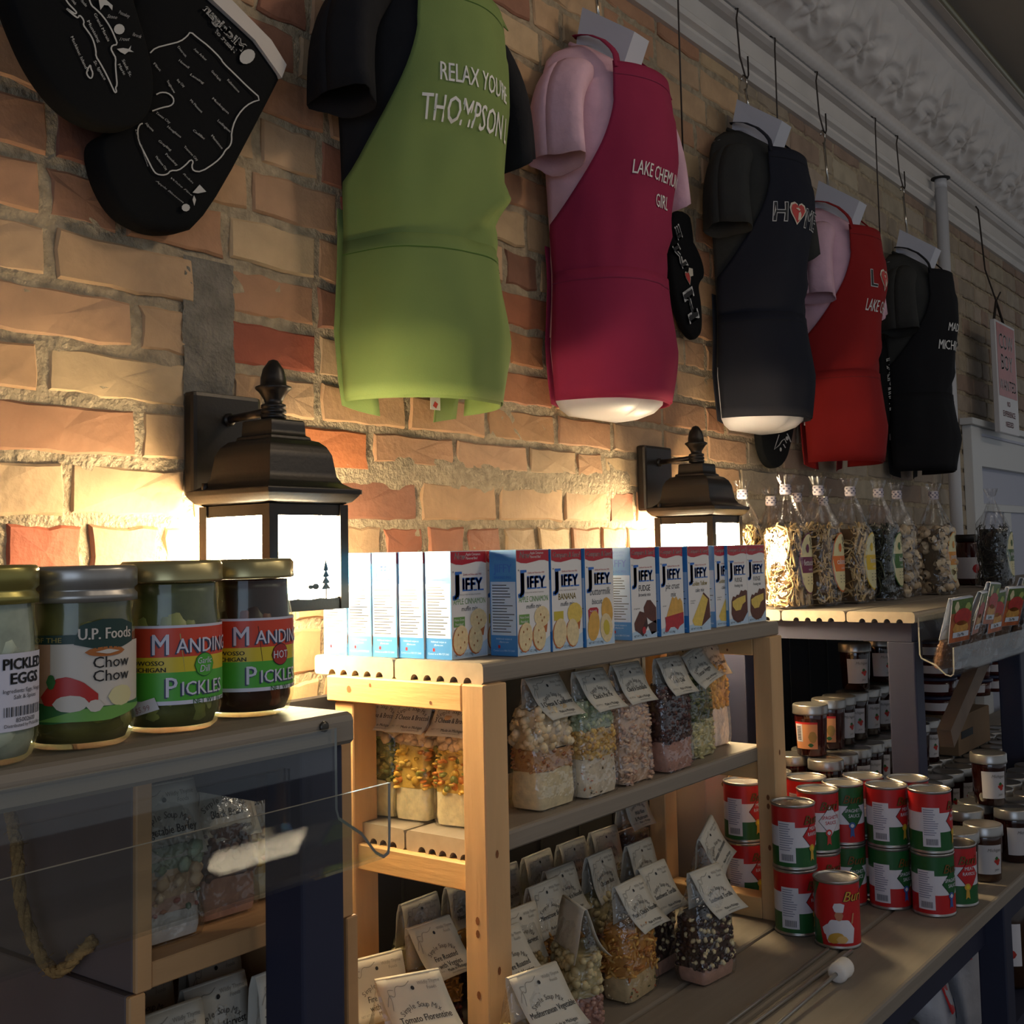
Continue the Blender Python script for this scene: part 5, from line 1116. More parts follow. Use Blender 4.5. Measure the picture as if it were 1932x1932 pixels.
for k, (x, y) in enumerate(((.625, -.425), (.690, -.405), (.748, -.43), (.655, -.345), (.735, -.345))):
    soup_bag((x, y, TZ+.0215), .04*k-.08, (MIN, HAR, FLO, FIR, MOM)[k], ('Minestrone Soup', 'Autumn Harvest', 'Tomato Florentine', 'Fire Roasted', 'Chicken Noodle')[k], 'soup bag in the lower crate, '+('front left', 'front middle', 'front right', 'back left', 'back right')[k]+' card', seed=110+k, group=G3, h=.235, w=.062, d=.042, tag_lean=.14, tagw=.066, bits=.25)
# ---- clear acrylic bins hung on the shelf fronts
m_acr = film('acrylic', 'fafcfc', .035, .25, .02, haze=.03); m_acre = mat('acrylic_edge', 'a9a79c', .2, spec=.8)
def bin_(x0, x1, yb, ztop, label, prof, ends=False):
    """profile (y,z) from the top of the back plate round to the front lip"""
    t = thing('acrylic_bin', label, 'bin', ((x0+x1)/2, yb, prof[0][1])); O = ((x0+x1)/2, yb, prof[0][1]); th = .0028
    q = MB(); n = len(prof); nr = []
    for i in range(n):
        a = Vector(prof[max(i-1, 0)]); b_ = Vector(prof[min(i+1, n-1)]); d = (b_-a).normalized(); nr.append(Vector((-d.y, d.x))*th)
    A = [Vector(p) for p in prof]; Bp = [A[i]+nr[i] for i in range(n)]
    vs = [(x0, p.x, p.y) for p in A]+[(x1, p.x, p.y) for p in A]+[(x0, p.x, p.y) for p in Bp]+[(x1, p.x, p.y) for p in Bp]
    fs = [(i, i+1, n+i+1, n+i) for i in range(n-1)]+[(2*n+i+1, 2*n+i, 3*n+i, 3*n+i+1) for i in range(n-1)]
    q.add(vs, fs, m_acr); q.build('folded_sheet', t, o=O)
    q = MB(); fs = [(i, i+1, 2*n+i+1, 2*n+i) for i in range(n-1)]+[(n+i+1, n+i, 3*n+i, 3*n+i+1) for i in range(n-1)]+[(n-1, 2*n-1, 4*n-1, 3*n-1), (0, 2*n, 3*n, n)]
    q.add(vs, fs, m_acre); q.build('polished_edge', t, o=O)
    return t, O
def lip(yb, z0, z1, zb, yf, zf, zl):
    return [(yb, z0), (yb, z1), (yb-.002, z1-.006), ((yb+yf)/2, (z1+zf)/2), (yf+.012, zf+.002), (yf+.004, zf), (yf, zf+.003), (yf-.0012, zf+.010), (yf-.002, zl)]
bin_(-.25, .698, -.5565, 1.4, 'empty clear acrylic bin hung on the front of the jar shelf', lip(-.5565, 1.405, 1.338, 0, -.612, 1.308, 1.366))
t, O = bin_(2.308, 3.30, -.5205, 1.4, 'clear acrylic bin full of seasoning packets on the pasta shelf front', lip(-.5205, 1.402, 1.330, 0, -.580, 1.292, 1.345))
m_pk1 = mat('packet_photo', 'a8582c', .35, var=.4, vs=45); m_pkr = mat('packet_red', 'b02a20', .4, var=.25, vs=80); m_pkg = mat('packet_green', '4f6a28', .4, var=.3, vs=60); m_pky = mat('packet_tan', 'c08a3c', .4, var=.3, vs=60); m_pkw = mat('packet_white', 'c6cbd4', .35); m_spice = mat('spice_mix', '6d4a32', .8, var=.35, vs=150, bump=.5, bs=200)
m_pkfilm = film('packet_film', 'ffffff', .10, .6, .1, bump=.6, bs=60)
PK = None
def packet(x, y, z, rot, label):
    global PK
    if PK is None:
        t = thing('seasoning_packet', label, 'seasoning packet', (0, 0, 0), group='seasoning packets in the acrylic bin')
        w, h = .075, .085
        q = MB(); q.sheet(lambda u, v: Vector(((u-.5)*w, -.004-.012*(1-v), .060+v*h)), 5, 6, m_pkw, .0008); q.sheet(lambda u, v: Vector(((.5-u)*w, .004, .060+v*h)), 3, 4, m_pkw, .0008)
        q.sheet(lambda u, v: Vector(((u-.5)*w, -.004*math.cos(v*PI), .060+h+.001*math.sin(v*PI))), 2, 4, m_pkw, .0008); cd_ = q.build('header_card', t)
        q = MB(); f = lambda k: (lambda u, v: Vector((u*w, -.004-.012*(1-v)-.0008-.0002*k, .060+v*h)))
        R_ = lambda a, b_, c, d_: [(a, b_), (c, b_), (c, d_), (a, d_)]
        strip_poly(q, R_(-.49, .01, .49, .99), f(0), m_pk1, .2); strip_poly(q, R_(-.49, .68, .49, .99), f(1), m_pkg, .2); strip_poly(q, ell(-.25, .82, .12, .14, 12), f(2), mat('packet_garlic', 'd8c9a0', .5), .08); strip_poly(q, ell(.28, .8, .14, .1, 10), f(2), mat('packet_cucumber', '9aa858', .5), .08); strip_poly(q, ell(.05, .58, .42, .20, 14), f(3), m_pkr, .1); strip_poly(q, ell(.0, .32, .38, .18, 14), f(3), m_pky, .1)
        strip_poly(q, R_(-.35, .12, .40, .24), f(4), m_pkw, .2); q.text('Dip Mix', f(5), m_black, .10, 'C', .03, .145, .01, 1); q.build('card_print', cd_)
        q = MB(); B = Bag(.068, .020, .090, 3.3); q.grid(lambda u, v: B.pt(2*PI*u, .002+.055*v, .9), 18, 6, m_spice); q.add([B.pt(2*PI*i/18, .002, .9) for i in range(18)], [tuple(range(17, -1, -1))], m_spice); q.add([B.pt(2*PI*i/18, .057, .9) for i in range(18)], [tuple(range(18))], m_spice); q.build('spice', t)
        q = MB(); q.grid(lambda u, v: B.pt(2*PI*u, .0005+.0895*v, 1.02, .001), 26, 12, m_pkfilm); q.build('film', t); PK = t; o = t
    else: o = copy_tree(PK, label=label)
    o.location = (x, y, z); o.rotation_euler = rot; return o
for k in range(11):
    x = 2.352+k*.088
    packet(x, -.552+.005*(k % 2), 1.302+.012*((k*7) % 3), (.32+.05*((k*5) % 3), .05*((k % 3)-1), -.25+.12*((k*3) % 4)), 'seasoning packet with a food photo card, number '+('one', 'two', 'three', 'four', 'five', 'six', 'seven', 'eight', 'nine', 'ten', 'eleven')[k]+' from the left end of the bin')
# ============================================================ PASTA BAGS
m_celp = film('pasta_cellophane', 'ffffff', .07, .5, .13, bump=1.0, bs=36)
m_tie = mat('gingham_tie', 'b9b2bc', .7); m_tied = mat('gingham_check', '5c5a70', .7)
PAS = {'fett': ['d8b880', 'cfae76', 'dcc28e'], 'spin': ['3c4230', '4c5238', '2e3426'], 'shell': ['c9b08e', 'bfa684', 'd2bc9a'], 'dark': ['3a3c34', '4a4c42', '2c2e28']}
def pasta_bag(x, y, kind, band, word, label, seed, sc=1.0, rz=0, w=.105, d=.08, tie=True):
    t = thing('pasta_bag', label, 'pasta', (x, y, 1.4126), rz, group='cellophane pasta bags on the raised shelf'); rd = random.Random(seed); ht = .285*sc
    def sect(z):
        f = z/ht
        if f < .60: k = 1-.05*f
        elif f < .90: k = 1-.05*.6-(.97-.14)*(((f-.60)/.30)**.8)
        else: k = .14+.28*((f-.90)/.10)**.7
        return k
    def pt(a, z, g=1.0, n=0):
        k = sect(z)*g; e = .5 if z/ht < .6 else .9
        cr = noise.noise(Vector((math.cos(a)*2.5+seed, math.sin(a)*2.5, z*26)))*.006+noise.noise(Vector((math.cos(a)*7+seed, math.sin(a)*7, z*50)))*.003
        if z/ht > .6: cr += .006*math.sin(a*9+seed)*min(1, k*3)
        X, Y = w/2*k*spow(math.cos(a), e), d/2*k*spow(math.sin(a), e); r = math.hypot(X, Y) or 1e-6
        return Vector((X*(1+cr/r*min(1, k*1.5)), Y*(1+cr/r*min(1, k*1.5)), z+.0012))
    q = MB(); q.grid(lambda u, v: pt(2*PI*u, ht*v), 44, 30, m_celp); q.add([pt(2*PI*i/44, 0) for i in range(44)], [tuple(range(43, -1, -1))], m_celp); q.build('cellophane', t)
    q = MB(); cols = PAS[kind]; hf = ht*.60
    core = mat('pasta_core_'+kind, {'fett': '6a5030', 'spin': '1a1e16', 'shell': '6a5842', 'dark': '1c1e1a'}[kind], .9)
    n = 18; q.add([pt(2*PI*i/n, hf*j/4*.96+.003, .72) for j in range(5) for i in range(n)], [(j*n+i, j*n+(i+1) % n, (j+1)*n+(i+1) % n, (j+1)*n+i) for j in range(4) for i in range(n)]+[tuple(range(n-1, -1, -1)), tuple(4*n+i for i in range(n))], core, True)
    for k in range(260 if kind != 'shell' else 110):
        a = rd.uniform(0, 2*PI); z = rd.uniform(.008, hf); g = rd.uniform(.74, .9); L = rd.uniform(.025, .055); da = rd.uniform(-1, 1)*L/(w*.5); dz = rd.uniform(-1, 1)*L
        cl = food(rd.choice(cols))
        if kind == 'shell':
            c0 = pt(a, z, g*.97); R = Matrix.Rotation(rd.uniform(0, 6), 3, 'X') @ Matrix.Rotation(rd.uniform(0, 6), 3, 'Z'); s = .013
            q.grid(lambda u, v: c0+R @ Vector((s*1.4*(v-.5), s*math.cos(u*PI*1.5)*math.sin(.3+v*2.5), s*math.sin(u*PI*1.5)*math.sin(.3+v*2.5))), 6, 4, cl); continue
        wig = rd.uniform(-.012, .012); P = []
        for i in range(6):
            f = i/5; zz = min(max(z+dz*(f-.5)+wig*math.sin(f*6), .006), hf+.012); P.append(pt(a+da*(f-.5)+.25*math.sin(f*5+k)*.4, zz, g))
        if kind == 'fett': q.tube(P, .0034, cl, 4, r2=.0009)
        elif kind == 'spin': q.tube(P, .0026, cl, 4, r2=.0010)
        else: q.tube(P, .0011, cl, 4)
    q.build('pasta', t, kind='stuff')
    if tie:
        q = MB(); zc = ht*.90; q.lathe([(.0105, zc-.012), (.0125, zc-.008), (.0125, zc+.006), (.0105, zc+.010)], m_tie, 14, cap=False)
        for i in range(7):
            for j in range(3):
                a = 2*PI*i/7+.4*(j % 2); q.add([((.0128)*math.cos(a+e1), .0128*math.sin(a+e1), zc-.007+.005*j+e2) for e1, e2 in ((0, 0), (.4, 0), (.4, .0035), (0, .0035))], [(0, 1, 2, 3)], m_tied)
        q.build('tie', t)
    if band:
        mb_ = mat('oval_'+word, band, .5); mc = mat('oval_cream', 'd8cf9e', .5); q = MB(); cz = .095*sc; RX, RZ = .037, .066
        f = lambda k: (lambda u, v: (u+.012, -d/2*.985-.004-.0004*k+.006*(u/.03)**2, cz+v))
        strip_poly(q, ell(0, 0, RX, RZ, 20), f(0), mb_, .008); strip_poly(q, ell(0, 0, RX*.93, RZ*.96, 20), f(1), mc, .008); strip_poly(q, [(-RX*.90, -.020), (RX*.90, -.020), (RX*.93, .014), (-RX*.93, .014)], f(2), mb_, .008)
        q.text(word, f(3), m_printw, .018, 'C', .002, -.004, .01, .8, maxw=.05); q.text('noodles', f(3), m_printw, .008, 'C', .004, -.015, 0, .8)
        for z in (-.030, -.037, -.044): q.poly([(-.012, z), (.013, z), (.013, z+.0015), (-.012, z+.0015)], f(3), m_taggrey)
        for i, (u, v) in enumerate(((.004, .048), (.009, .044), (.004, .040), (.010, .036), (.004, .052), (.009, .030))): q.poly([(u, v), (u+.004, v), (u+.004, v+.004), (u, v+.004)], f(3), m_black)
        strip_poly(q, ell(-.008, .032, .007, .010, 10), f(3), mb_, .004); q.build('oval_label', t)
    return t
for k, (x, y, kd, bd, wd, la, kw) in enumerate((
    (2.372, -.225, 'fett', '6a2648', 'fettuccine', 'pasta bag of pale ribbons with a purple oval label, lit by the far lantern', {}), (2.492, -.250, 'fett', 'd8702a', 'calamari', 'pasta bag of pale ribbons with an orange oval label beside the purple one', {}),
    (2.618, -.275, 'fett', 'd8b42a', 'lemon', 'pasta bag of pale ribbons with a yellow oval label', {}), (2.775, -.285, 'spin', '3f6a2a', 'basil', 'pasta bag of dark green ribbons with a green oval label', {}),
    (2.935, -.275, 'shell', None, '', 'pasta bag of pale shells without visible label', {}), (3.085, -.320, 'shell', 'd08a2a', 'pumpkin', 'pasta bag of pale shells with an amber oval label', {}), (3.56, -.34, 'dark', '46622e', 'spinach', 'pasta bag of thin dark noodles at the right edge', dict(w=.12, d=.09, tie=False)),
    (2.395, -.112, 'fett', None, '', 'pasta bag close behind the far lantern against the wall', dict(sc=.98)), (2.515, -.125, 'fett', None, '', 'second pasta bag from the lantern in the back row', dict(sc=.93)), (2.64, -.135, 'fett', None, '', 'pasta bag behind the yellow labelled bag', dict(sc=.97)), (2.79, -.14, 'shell', None, '', 'pasta bag behind the dark green pasta', dict(sc=.95)))):
    pasta_bag(x, y, kd, bd, wd, la, 200+k, **kw)
# ============================================================ CANS
m_tin2 = mat('can_steel', 'b3b0ac', .28, metal=.85); m_tinlid = mat('can_lid', 'a09d9a', .35, metal=.8, bump=.15, bs=60)
m_cr = mat('can_red', 'b81f22', .35); m_cw = mat('can_white', 'd4d2da', .35); m_cg = mat('can_green', '1f5a2c', .35); m_cblk = mat('can_outline', '101010', .5); m_gold = mat('can_gold', 'c89a3a', .4); m_cblue = mat('can_blue', '3a5a9a', .4); m_cink = mat('can_ink', '7d7f96', .5); m_scr = mat('can_script', '6a4a14', .5)
CRAD, CH = .0365, .1058
CANS = {}
def can_proto(kind, label):
    t = thing('food_can', label, 'can', (0, 0, 0), group='tomato sauce cans')
    q = MB(); R = CRAD; q.lathe([(0, .003), (R-.004, .003), (R-.003, .0003), (R-.0006, .0003), (R+.0006, .0016), (R-.0005, .0038), (R-.0012, .005), (R-.0012, CH-.005), (R-.0005, CH-.0038), (R+.0006, CH-.0016), (R-.0006, CH-.0002), (R-.0022, CH-.0002), (R-.003, CH-.0035)], m_tin2, 40, cap=False)
    q.lathe([(R-.003, CH-.0035), (R-.006, CH-.0042), (R-.0085, CH-.0033), (R-.012, CH-.0042), (0, CH-.0040)], m_tinlid, 40, cap=False); q.build('can_body', t)
    q = MB(); r = R-.0011; z0, z1 = .0052, CH-.0052; h = z1-z0; C2 = 2*PI*r; f0 = cyl_map(r, 0, off=.0003)
    def full(a, b_, m): q.grid(lambda u, v: f0(C2*(u-.5), a+(b_-a)*v), 44, 1, m)
    l1, l2 = z0+h*.33, z0+h*.67
    top, bot = {'rav': (m_cr, m_cg), 'spw': (m_cr, m_cg), 'spg': (m_cg, m_cr), 'chef': (m_cr, m_cr)}[kind]
    if kind == 'chef': full(z0, z1, m_cr)
    else: full(z0, l1, bot); full(l1, l2, m_cw); full(l2, z1, top)
    q.build('label', t)
    q = MB(); f = lambda k: cyl_map(r, 0, off=.0003+.0003*k)
    if kind == 'chef':
        strip_poly(q, [(-.062, z1), (-.062, .045), (-.034, z1)], f(1), m_cg, .004); strip_poly(q, [(-.062, z0), (-.062, .05), (-.036, .04), (-.030, z0)], f(1), m_cg, .004)
        q.text('Buri', f(2), m_cblk, .022, 'L', .004, .0745, .03, 1, shear=.35); q.text('Buri', f(3), m_gold, .022, 'L', .0045, .0748, .008, 1, shear=.35)
        sk = mat('can_skin', 'b87a58', .5)
        strip_poly(q, [(-.022, .010), (-.026, .030), (-.016, .046), (.012, .046), (.022, .032), (.020, .010)], f(2), m_cw, .003); strip_poly(q, ell(-.003, .053, .0068, .0085, 12), f(3), sk, .003); strip_poly(q, [(-.009, .058), (.004, .058), (.006, .070), (.0, .0725), (-.010, .0715), (-.012, .066)], f(4), m_cw, .003)
        strip_poly(q, ell(-.009, .018, .013, .008, 12, .3), f(4), m_gold, .003); strip_poly(q, ell(.001, .016, .009, .006, 10), f(5), mat('can_bread', 'd8b06a', .5), .003); strip_poly(q, [(.016, .040), (.020, .040), (.022, .056), (.018, .056)], f(3), sk, .003); strip_poly(q, [(-.026, .020), (-.030, .032), (-.020, .040), (-.016, .030)], f(3), m_cw, .003)
    else:
        strip_poly(q, [(-.0145, .012), (.0145, .012), (.0145, .078), (-.0145, .078)], f(1), m_cw, .004)
        rr = random.Random(4)
        for k in range(12):
            z = .0735-.0038*k; wd = rr.uniform(.6, 1)*.025; strip_poly(q, [(-.0125, z), (-.0125+wd, z), (-.0125+wd, z+.0013), (-.0125, z+.0013)], f(2), m_cink, .008)
        for k in range(11): u = -.009+k*.0018; strip_poly(q, [(u, .015), (u+.0009, .015), (u+.0009, .0255), (u, .0255)], f(2), m_bdk, .004)
        dm = {'rav': m_cr, 'spw': m_cw, 'spg': m_cg}[kind]; c = .048; S2 = .0215
        strip_poly(q, [(c-S2, .055), (c, .055-S2*1.25), (c+S2, .055), (c, .055+S2*1.25)], f(1), m_cblk, .003); strip_poly(q, [(c-S2*.95, .055), (c, .055-S2*1.19), (c+S2*.95, .055), (c, .055+S2*1.19)], f(2), dm, .003)
        tw_ = m_cr if kind == 'spw' else m_cw
        for s, v in ((('MEAT', .0635), ('RAVIOLI', .0545)) if kind == 'rav' else (('SPAGHETTI', .058), ('SAUCE', .049))): q.text(s, f(3), tw_, .0085, 'C', c+.001, v, .01, .85, maxw=.034)
        q.text('Buri', f(3), m_cblk, .021, 'C', c, .0735, .028, 1, shear=.35); q.text('Buri', f(4), m_scr, .021, 'C', c, .0738, .008, 1, shear=.35)
        rm = {'rav': m_gold, 'spw': m_hred, 'spg': m_cblue}[kind]
        strip_poly(q, [(c-.004-.004, .014), (c-.004, .018), (c-.004+.004, .014), (c-.001, .034), (c-.007, .034)], f(3), rm, .002); strip_poly(q, ell(c-.004, .035, .0062, .0062, 14), f(4), rm, .002); strip_poly(q, ell(c-.004, .035, .0035, .0035, 10), f(5), m_cw if kind != 'rav' else m_lye, .002)
    q.build('label_print', t); return t
def can(kind, x, y, lvl, label, turn=0.0):
    if kind not in CANS: o = can_proto(kind, label); CANS[kind] = o
    else: o = copy_tree(CANS[kind], label=label)
    o.location = (x, y, TZ+.0004+lvl*(CH+.0004)); o.rotation_euler = (0, 0, vdir(x, y)+PI/2+turn); return o
def cpos(px, py): p = at(px, py, z=TZ); return p.x, p.y
c1, c2, c3, c4, c5, cc = cpos(1497, 1734), (2.030, -.395), (2.088, -.443), (2.100, -.520), (2.108, -.597), cpos(1575, 1756)
c1 = (1.985, -.420); cc = (1.935, -.498)
c2 = (2.047, -.370)
can('rav', 1.872, -.4375, 0, 'lower red and green can of the stack touching the rack post', -.30); can('rav', 1.872, -.4375, 1, 'upper ravioli can of the stack touching the rack post', -.35)
can('chef', 1.850, -.517, 0, 'single front can showing a chef in a white hat', .15)
can('spw', 1.993, -.430, 0, 'lower can behind the chef can, mostly hidden', -.6); can('spw', 1.995, -.430, 1, 'upper can with a white diamond reading spaghetti sauce', -.75)
can('spg', 2.069, -.4470, 0, 'lower green topped can between the stacks', -.75); can('spg', 2.070, -.4470, 1, 'upper green topped spaghetti sauce can behind the white diamond can', -.85)
can('spg', 2.092, -.5190, 0, 'lower green topped can, second stack from the front right', -.42); can('rav', 2.092, -.5190, 1, 'upper ravioli can, second stack from the front right', -.35)
can('spg', 2.094, -.5945, 0, 'lower green topped can of the front right stack', -.35); can('rav', 2.094, -.5945, 1, 'upper ravioli can of the front right stack, its text panel facing forward', .02)
can('rav', 2.172, -.610, 0, 'lower can hidden behind the front right stack', -.7)
for x, y, la in ((2.100, -.296, 'first from the rack post'), (2.086, -.371, 'second from the rack post'), (2.148, -.456, 'third from the rack post'), (2.169, -.532, 'nearest the table edge')):
    can('rav', x, y, 0, 'lower can of the back row of cans, '+la, -.6); can('spw' if la[0] == 's' else 'rav', x, y, 1, 'upper can of the back row of cans, '+la, -.65)
can('rav', 1.992, -.288, 0, 'lower can seen through the rack beside its right post', -.5); can('rav', 1.992, -.288, 1, 'upper can seen through the rack beside its right post', -.5)
# ============================================================ JAM JARS
m_jam = mat('jam_dark', '260c08', .12, coat=.6); m_jam2 = mat('jam_red', '3a0d08', .12, coat=.6); m_jam3 = mat('jam_brown', '3b2114', .15, coat=.6); m_lidsv = mat('lid_silver', 'a5a29e', .3, metal=.8)
JAM = {}
def jam_jar(x, y, z, kind, label, turn=0.0, group='jam jars under the pasta shelf'):
    if kind not in JAM:
        t = thing('jam_jar', label, 'jar', (0, 0, 0), group=group); q = MB(); m = {'dark': m_jam, 'red': m_jam2, 'orange': m_jam2, 'front': m_jam3}[kind]
        q.lathe([(0, .0012), (.027, .0005), (.0295, .003), (.031, .03), (.033, .075), (.0335, .084), (.032, .088), (.032, .095), (0, .095)], m, 26, cap=False); q.build('glass_body', t)
        q = MB(); q.lathe([(.0335, .084), (.0358, .0842), (.0362, .0865), (.0358, .089), (.0358, .1015), (.0345, .1035), (.0325, .1040), (.030, .1030), (.024, .1022), (0, .1022)], m_lidsv, 30, cap=False); q.build('lid', t)
        q = MB(); fr = lambda k: (lambda u, v: ((.0318+.0007+.0003*k+(v-.04)*.044)*math.cos(-PI/2+u/.032), (.0318+.0007+.0003*k+(v-.04)*.044)*math.sin(-PI/2+u/.032), v))
        lm = mat('jam_label_peach', 'c98a5c', .5) if kind == 'orange' else mat('jam_label', 'b9b4b4', .5)
        strip_poly(q, [(-.024, .016), (.024, .016), (.024, .070), (-.024, .070)], fr(0), lm, .005)
        if kind == 'orange':
            strip_poly(q, [(-.022, .030), (-.006, .030), (-.006, .066), (-.022, .066)], fr(1), m_cw, .005); strip_poly(q, [(-.024, .066), (.024, .066), (.024, .070), (-.024, .070)], fr(1), m_cr, .005)
            for k in range(9): z_ = .034+k*.0032; strip_poly(q, [(-.019, z_), (-.009, z_), (-.009, z_+.0017), (-.019, z_+.0017)], fr(2), m_black, .005)
            strip_poly(q, ell(.014, .040, .009, .012, 12), fr(1), mat('jam_fruit_peach', '9a7a3c', .5), .004); strip_poly(q, ell(.010, .024, .006, .004, 10), fr(1), m_lgd, .004)
        else:
            q.text('Michigan', fr(1), m_taggrey, .0085, 'C', .008, .058, .005, .9, shear=.3)
            for k, (u, v) in enumerate(((.012, .045), (.016, .041), (.010, .040), (.014, .036))): strip_poly(q, ell(u, v, .004, .004, 8), fr(1), m_pkr if k else m_lgd, .003)
            q.text('JAM', fr(1), m_taggrey, .006, 'C', .012, .022, .0, .9)
        q.build('label', t); JAM[kind] = t; o = t
    else: o = copy_tree(JAM[kind], label=label)
    o.location = (x, y, z); o.rotation_euler = (0, 0, vdir(x, y)+PI/2+turn); return o
JH = .1046; rj = random.Random(31)
ORD = ['first', 'second', 'third', 'fourth', 'fifth', 'sixth', 'seventh', 'eighth', 'ninth', 'tenth', 'eleventh', 'twelfth', 'thirteenth', 'fourteenth', 'fifteenth', 'sixteenth', 'seventeenth']
ROWS = ['front row at the table edge', 'second row', 'third row', 'fourth row', 'back row']
far_lab = {0: 'dark jam jar with silver lid in the bottom layer under the pasta shelf', 1: 'dark jam jar with silver lid in the second layer of jars', 2: 'dark jam jar with silver lid in the upper layer at the back'}
jam_jar(2.345, -.612, TZ+.0005, 'front', 'brown jam jar with white label standing alone at the table edge', .35)
for r, y in enumerate((-.622, -.546, -.405, -.327, -.249)):
    for k in range(17):
        x = 2.278+k*.0785+.02*(r % 2)
        if r == 0 and x < 2.44: continue
        if r == 1 and x < 2.43: continue
        jam_jar(x, y+rj.uniform(-.002, .002), TZ+.0005, rj.choice(['dark', 'dark', 'red']), 'dark jam jar on the table, '+ROWS[r]+', '+ORD[k]+' from the left', rj.uniform(-.3, .6))
jam_jar(2.226, -.450, TZ+.0005, 'dark', 'dark jam jar squeezed between the cans and the shelf leg', .2); jam_jar(2.268, -.590, TZ+.0005, 'dark', 'dark jam jar just right of the front can stack', .3)
for k in range(9):
    jam_jar(2.52+k*.0785, -.58, TZ+.0005+JH, 'dark', 'dark jam jar standing by itself on the front lids', .3) if k == 0 else None
for r, y in enumerate((-.327, -.249)):
    for k in range(9): jam_jar(2.288+k*.0785+.02*r, y, TZ+.0005+JH, 'red' if r else 'dark', 'dark jam jar in the second layer, '+('near' if r == 0 else 'far')+' row, '+ORD[k]+' from the left', rj.uniform(-.2, .5))
for k in range(8):
    o_ = k < 2
    jam_jar(2.312+k*.0785+(.02 if k == 1 else 0), -.288, TZ+.0005+2*JH, 'orange' if o_ else 'dark', ('jam jar with peach coloured barcode label, left of the pair' if k == 0 else 'jam jar with peach coloured barcode label, right of the pair') if o_ else 'dark jam jar in the third layer, '+ORD[k]+' from the left', -.35 if o_ else rj.uniform(-.2, .5))
for k, (x, y) in enumerate(((2.58, -.285), (2.74, -.285), (2.83, -.285))): jam_jar(x, y, TZ+.0005+3*JH, 'dark', 'dark jam jar on the very top of the stack, '+('left one', 'middle one', 'right one')[k], .2)
# cardboard box and tubs among the jars
p = Vector((3.16, -.30, TZ+JH+.001)); t = thing('cardboard_box', 'brown cardboard box among the jam jars', 'box', p)
m_cb = mat('cardboard', '7a6248', .85, var=.08, vs=12); q = MB(); q.box((3.02, -.375, p.z), (3.30, -.215, p.z+.095), m_cb, .002); q.build('carton', t, o=p); q = MB(); q.box((3.04, -.3762, p.z+.040), (3.14, -.375, p.z+.058), m_black); q.box((3.0188, -.36, p.z+.040), (3.02, -.29, p.z+.058), m_black); q.build('tape', t, o=p)
m_tub = mat('tub_clear_dark', '4a1a14', .25, var=.3, vs=60, coat=.4); m_tubl = mat('tub_lid_blue', '2c3552', .4)
TUB = None
for k, (x, y) in enumerate(((3.09, -.30), (3.21, -.30), (3.42, -.30), (3.54, -.32))):
    for j in range(4 if k < 2 else 5):
        z = (p.z+.0955 if k < 2 else TZ+2*JH+.002)+j*.047
        la = 'round salsa tub with dark lid, '+('left', 'second', 'third', 'right')[k]+' stack, '+('bottom', 'second', 'third', 'fourth', 'top')[j]+' one'
        if TUB is None:
            t = thing('salsa_tub', la, 'tub', (0, 0, 0), group='salsa tubs beside the shelf leg'); q = MB(); q.lathe([(0, 0), (.046, 0), (.052, .038), (0, .038)], m_tub, 26, cap=False); q.build('cup', t)
            q = MB(); q.lathe([(.050, .0382), (.055, .0384), (.055, .0445), (.052, .046), (0, .046)], m_tubl, 26, cap=False); q.build('lid', t)
            q = MB(); f = cyl_map(.0475, 0, off=.0025); strip_poly(q, [(-.035, .010), (.035, .010), (.035, .030), (-.035, .030)], lambda u, v: ((.0465+.16*v)*math.cos(-PI/2+u/.049), (.0465+.16*v)*math.sin(-PI/2+u/.049), v), m_paper, .006); q.build('label', t); TUB = t; o = t
        else: o = copy_tree(TUB, label=la)
        o.location = (x, y, z); o.rotation_euler = (0, 0, vdir(x, y)+PI/2)
# ============================================================ MARSHMALLOW STICKS
m_steel = mat('skewer_steel', 'b5b0a6', .3, metal=.75); m_marsh = mat('marshmallow', 'e2ddd6', .9, bump=.15, bs=40)
for k, (a, c, la) in enumerate((((1340, 1956), (1562, 1791), 'thin steel roasting stick, left of three on the table'), ((1395, 1951), (1607, 1794), 'thin steel roasting stick, middle of three on the table'), ((1446, 1957), (1594, 1838), 'thin steel roasting stick holding a marshmallow'))):
    A, Bv = at(*a, z=TZ+.0035), at(*c, z=TZ+.0035); A = A+(A-Bv)*.8
    if k == 2: Bv = Bv+Vector((0, 0, .0105)); A = A+Vector((0, 0, -.001))
    q = MB(); q.tube([A, A.lerp(Bv, .5), Bv], .0030, m_steel, 8); q.build('roasting_stick', o=A, label=la, cat='stick', group='roasting sticks on the table')
d = (Bv-A).normalized(); c0 = Bv-d*.034; M = Matrix.Translation(c0) @ d.to_track_quat('Z', 'Y').to_matrix().to_4x4()
q = MB(); q.lathe([(.003, .0), (.011, .0005), (.0142, .004), (.0150, .010), (.0140, .020), (.0152, .030), (.0142, .036), (.010, .039), (0, .0395)], m_marsh, 22, M=M, cap=False); q.build('marshmallow', o=c0, label='white marshmallow stuck on the tip of a roasting stick', cat='marshmallow')
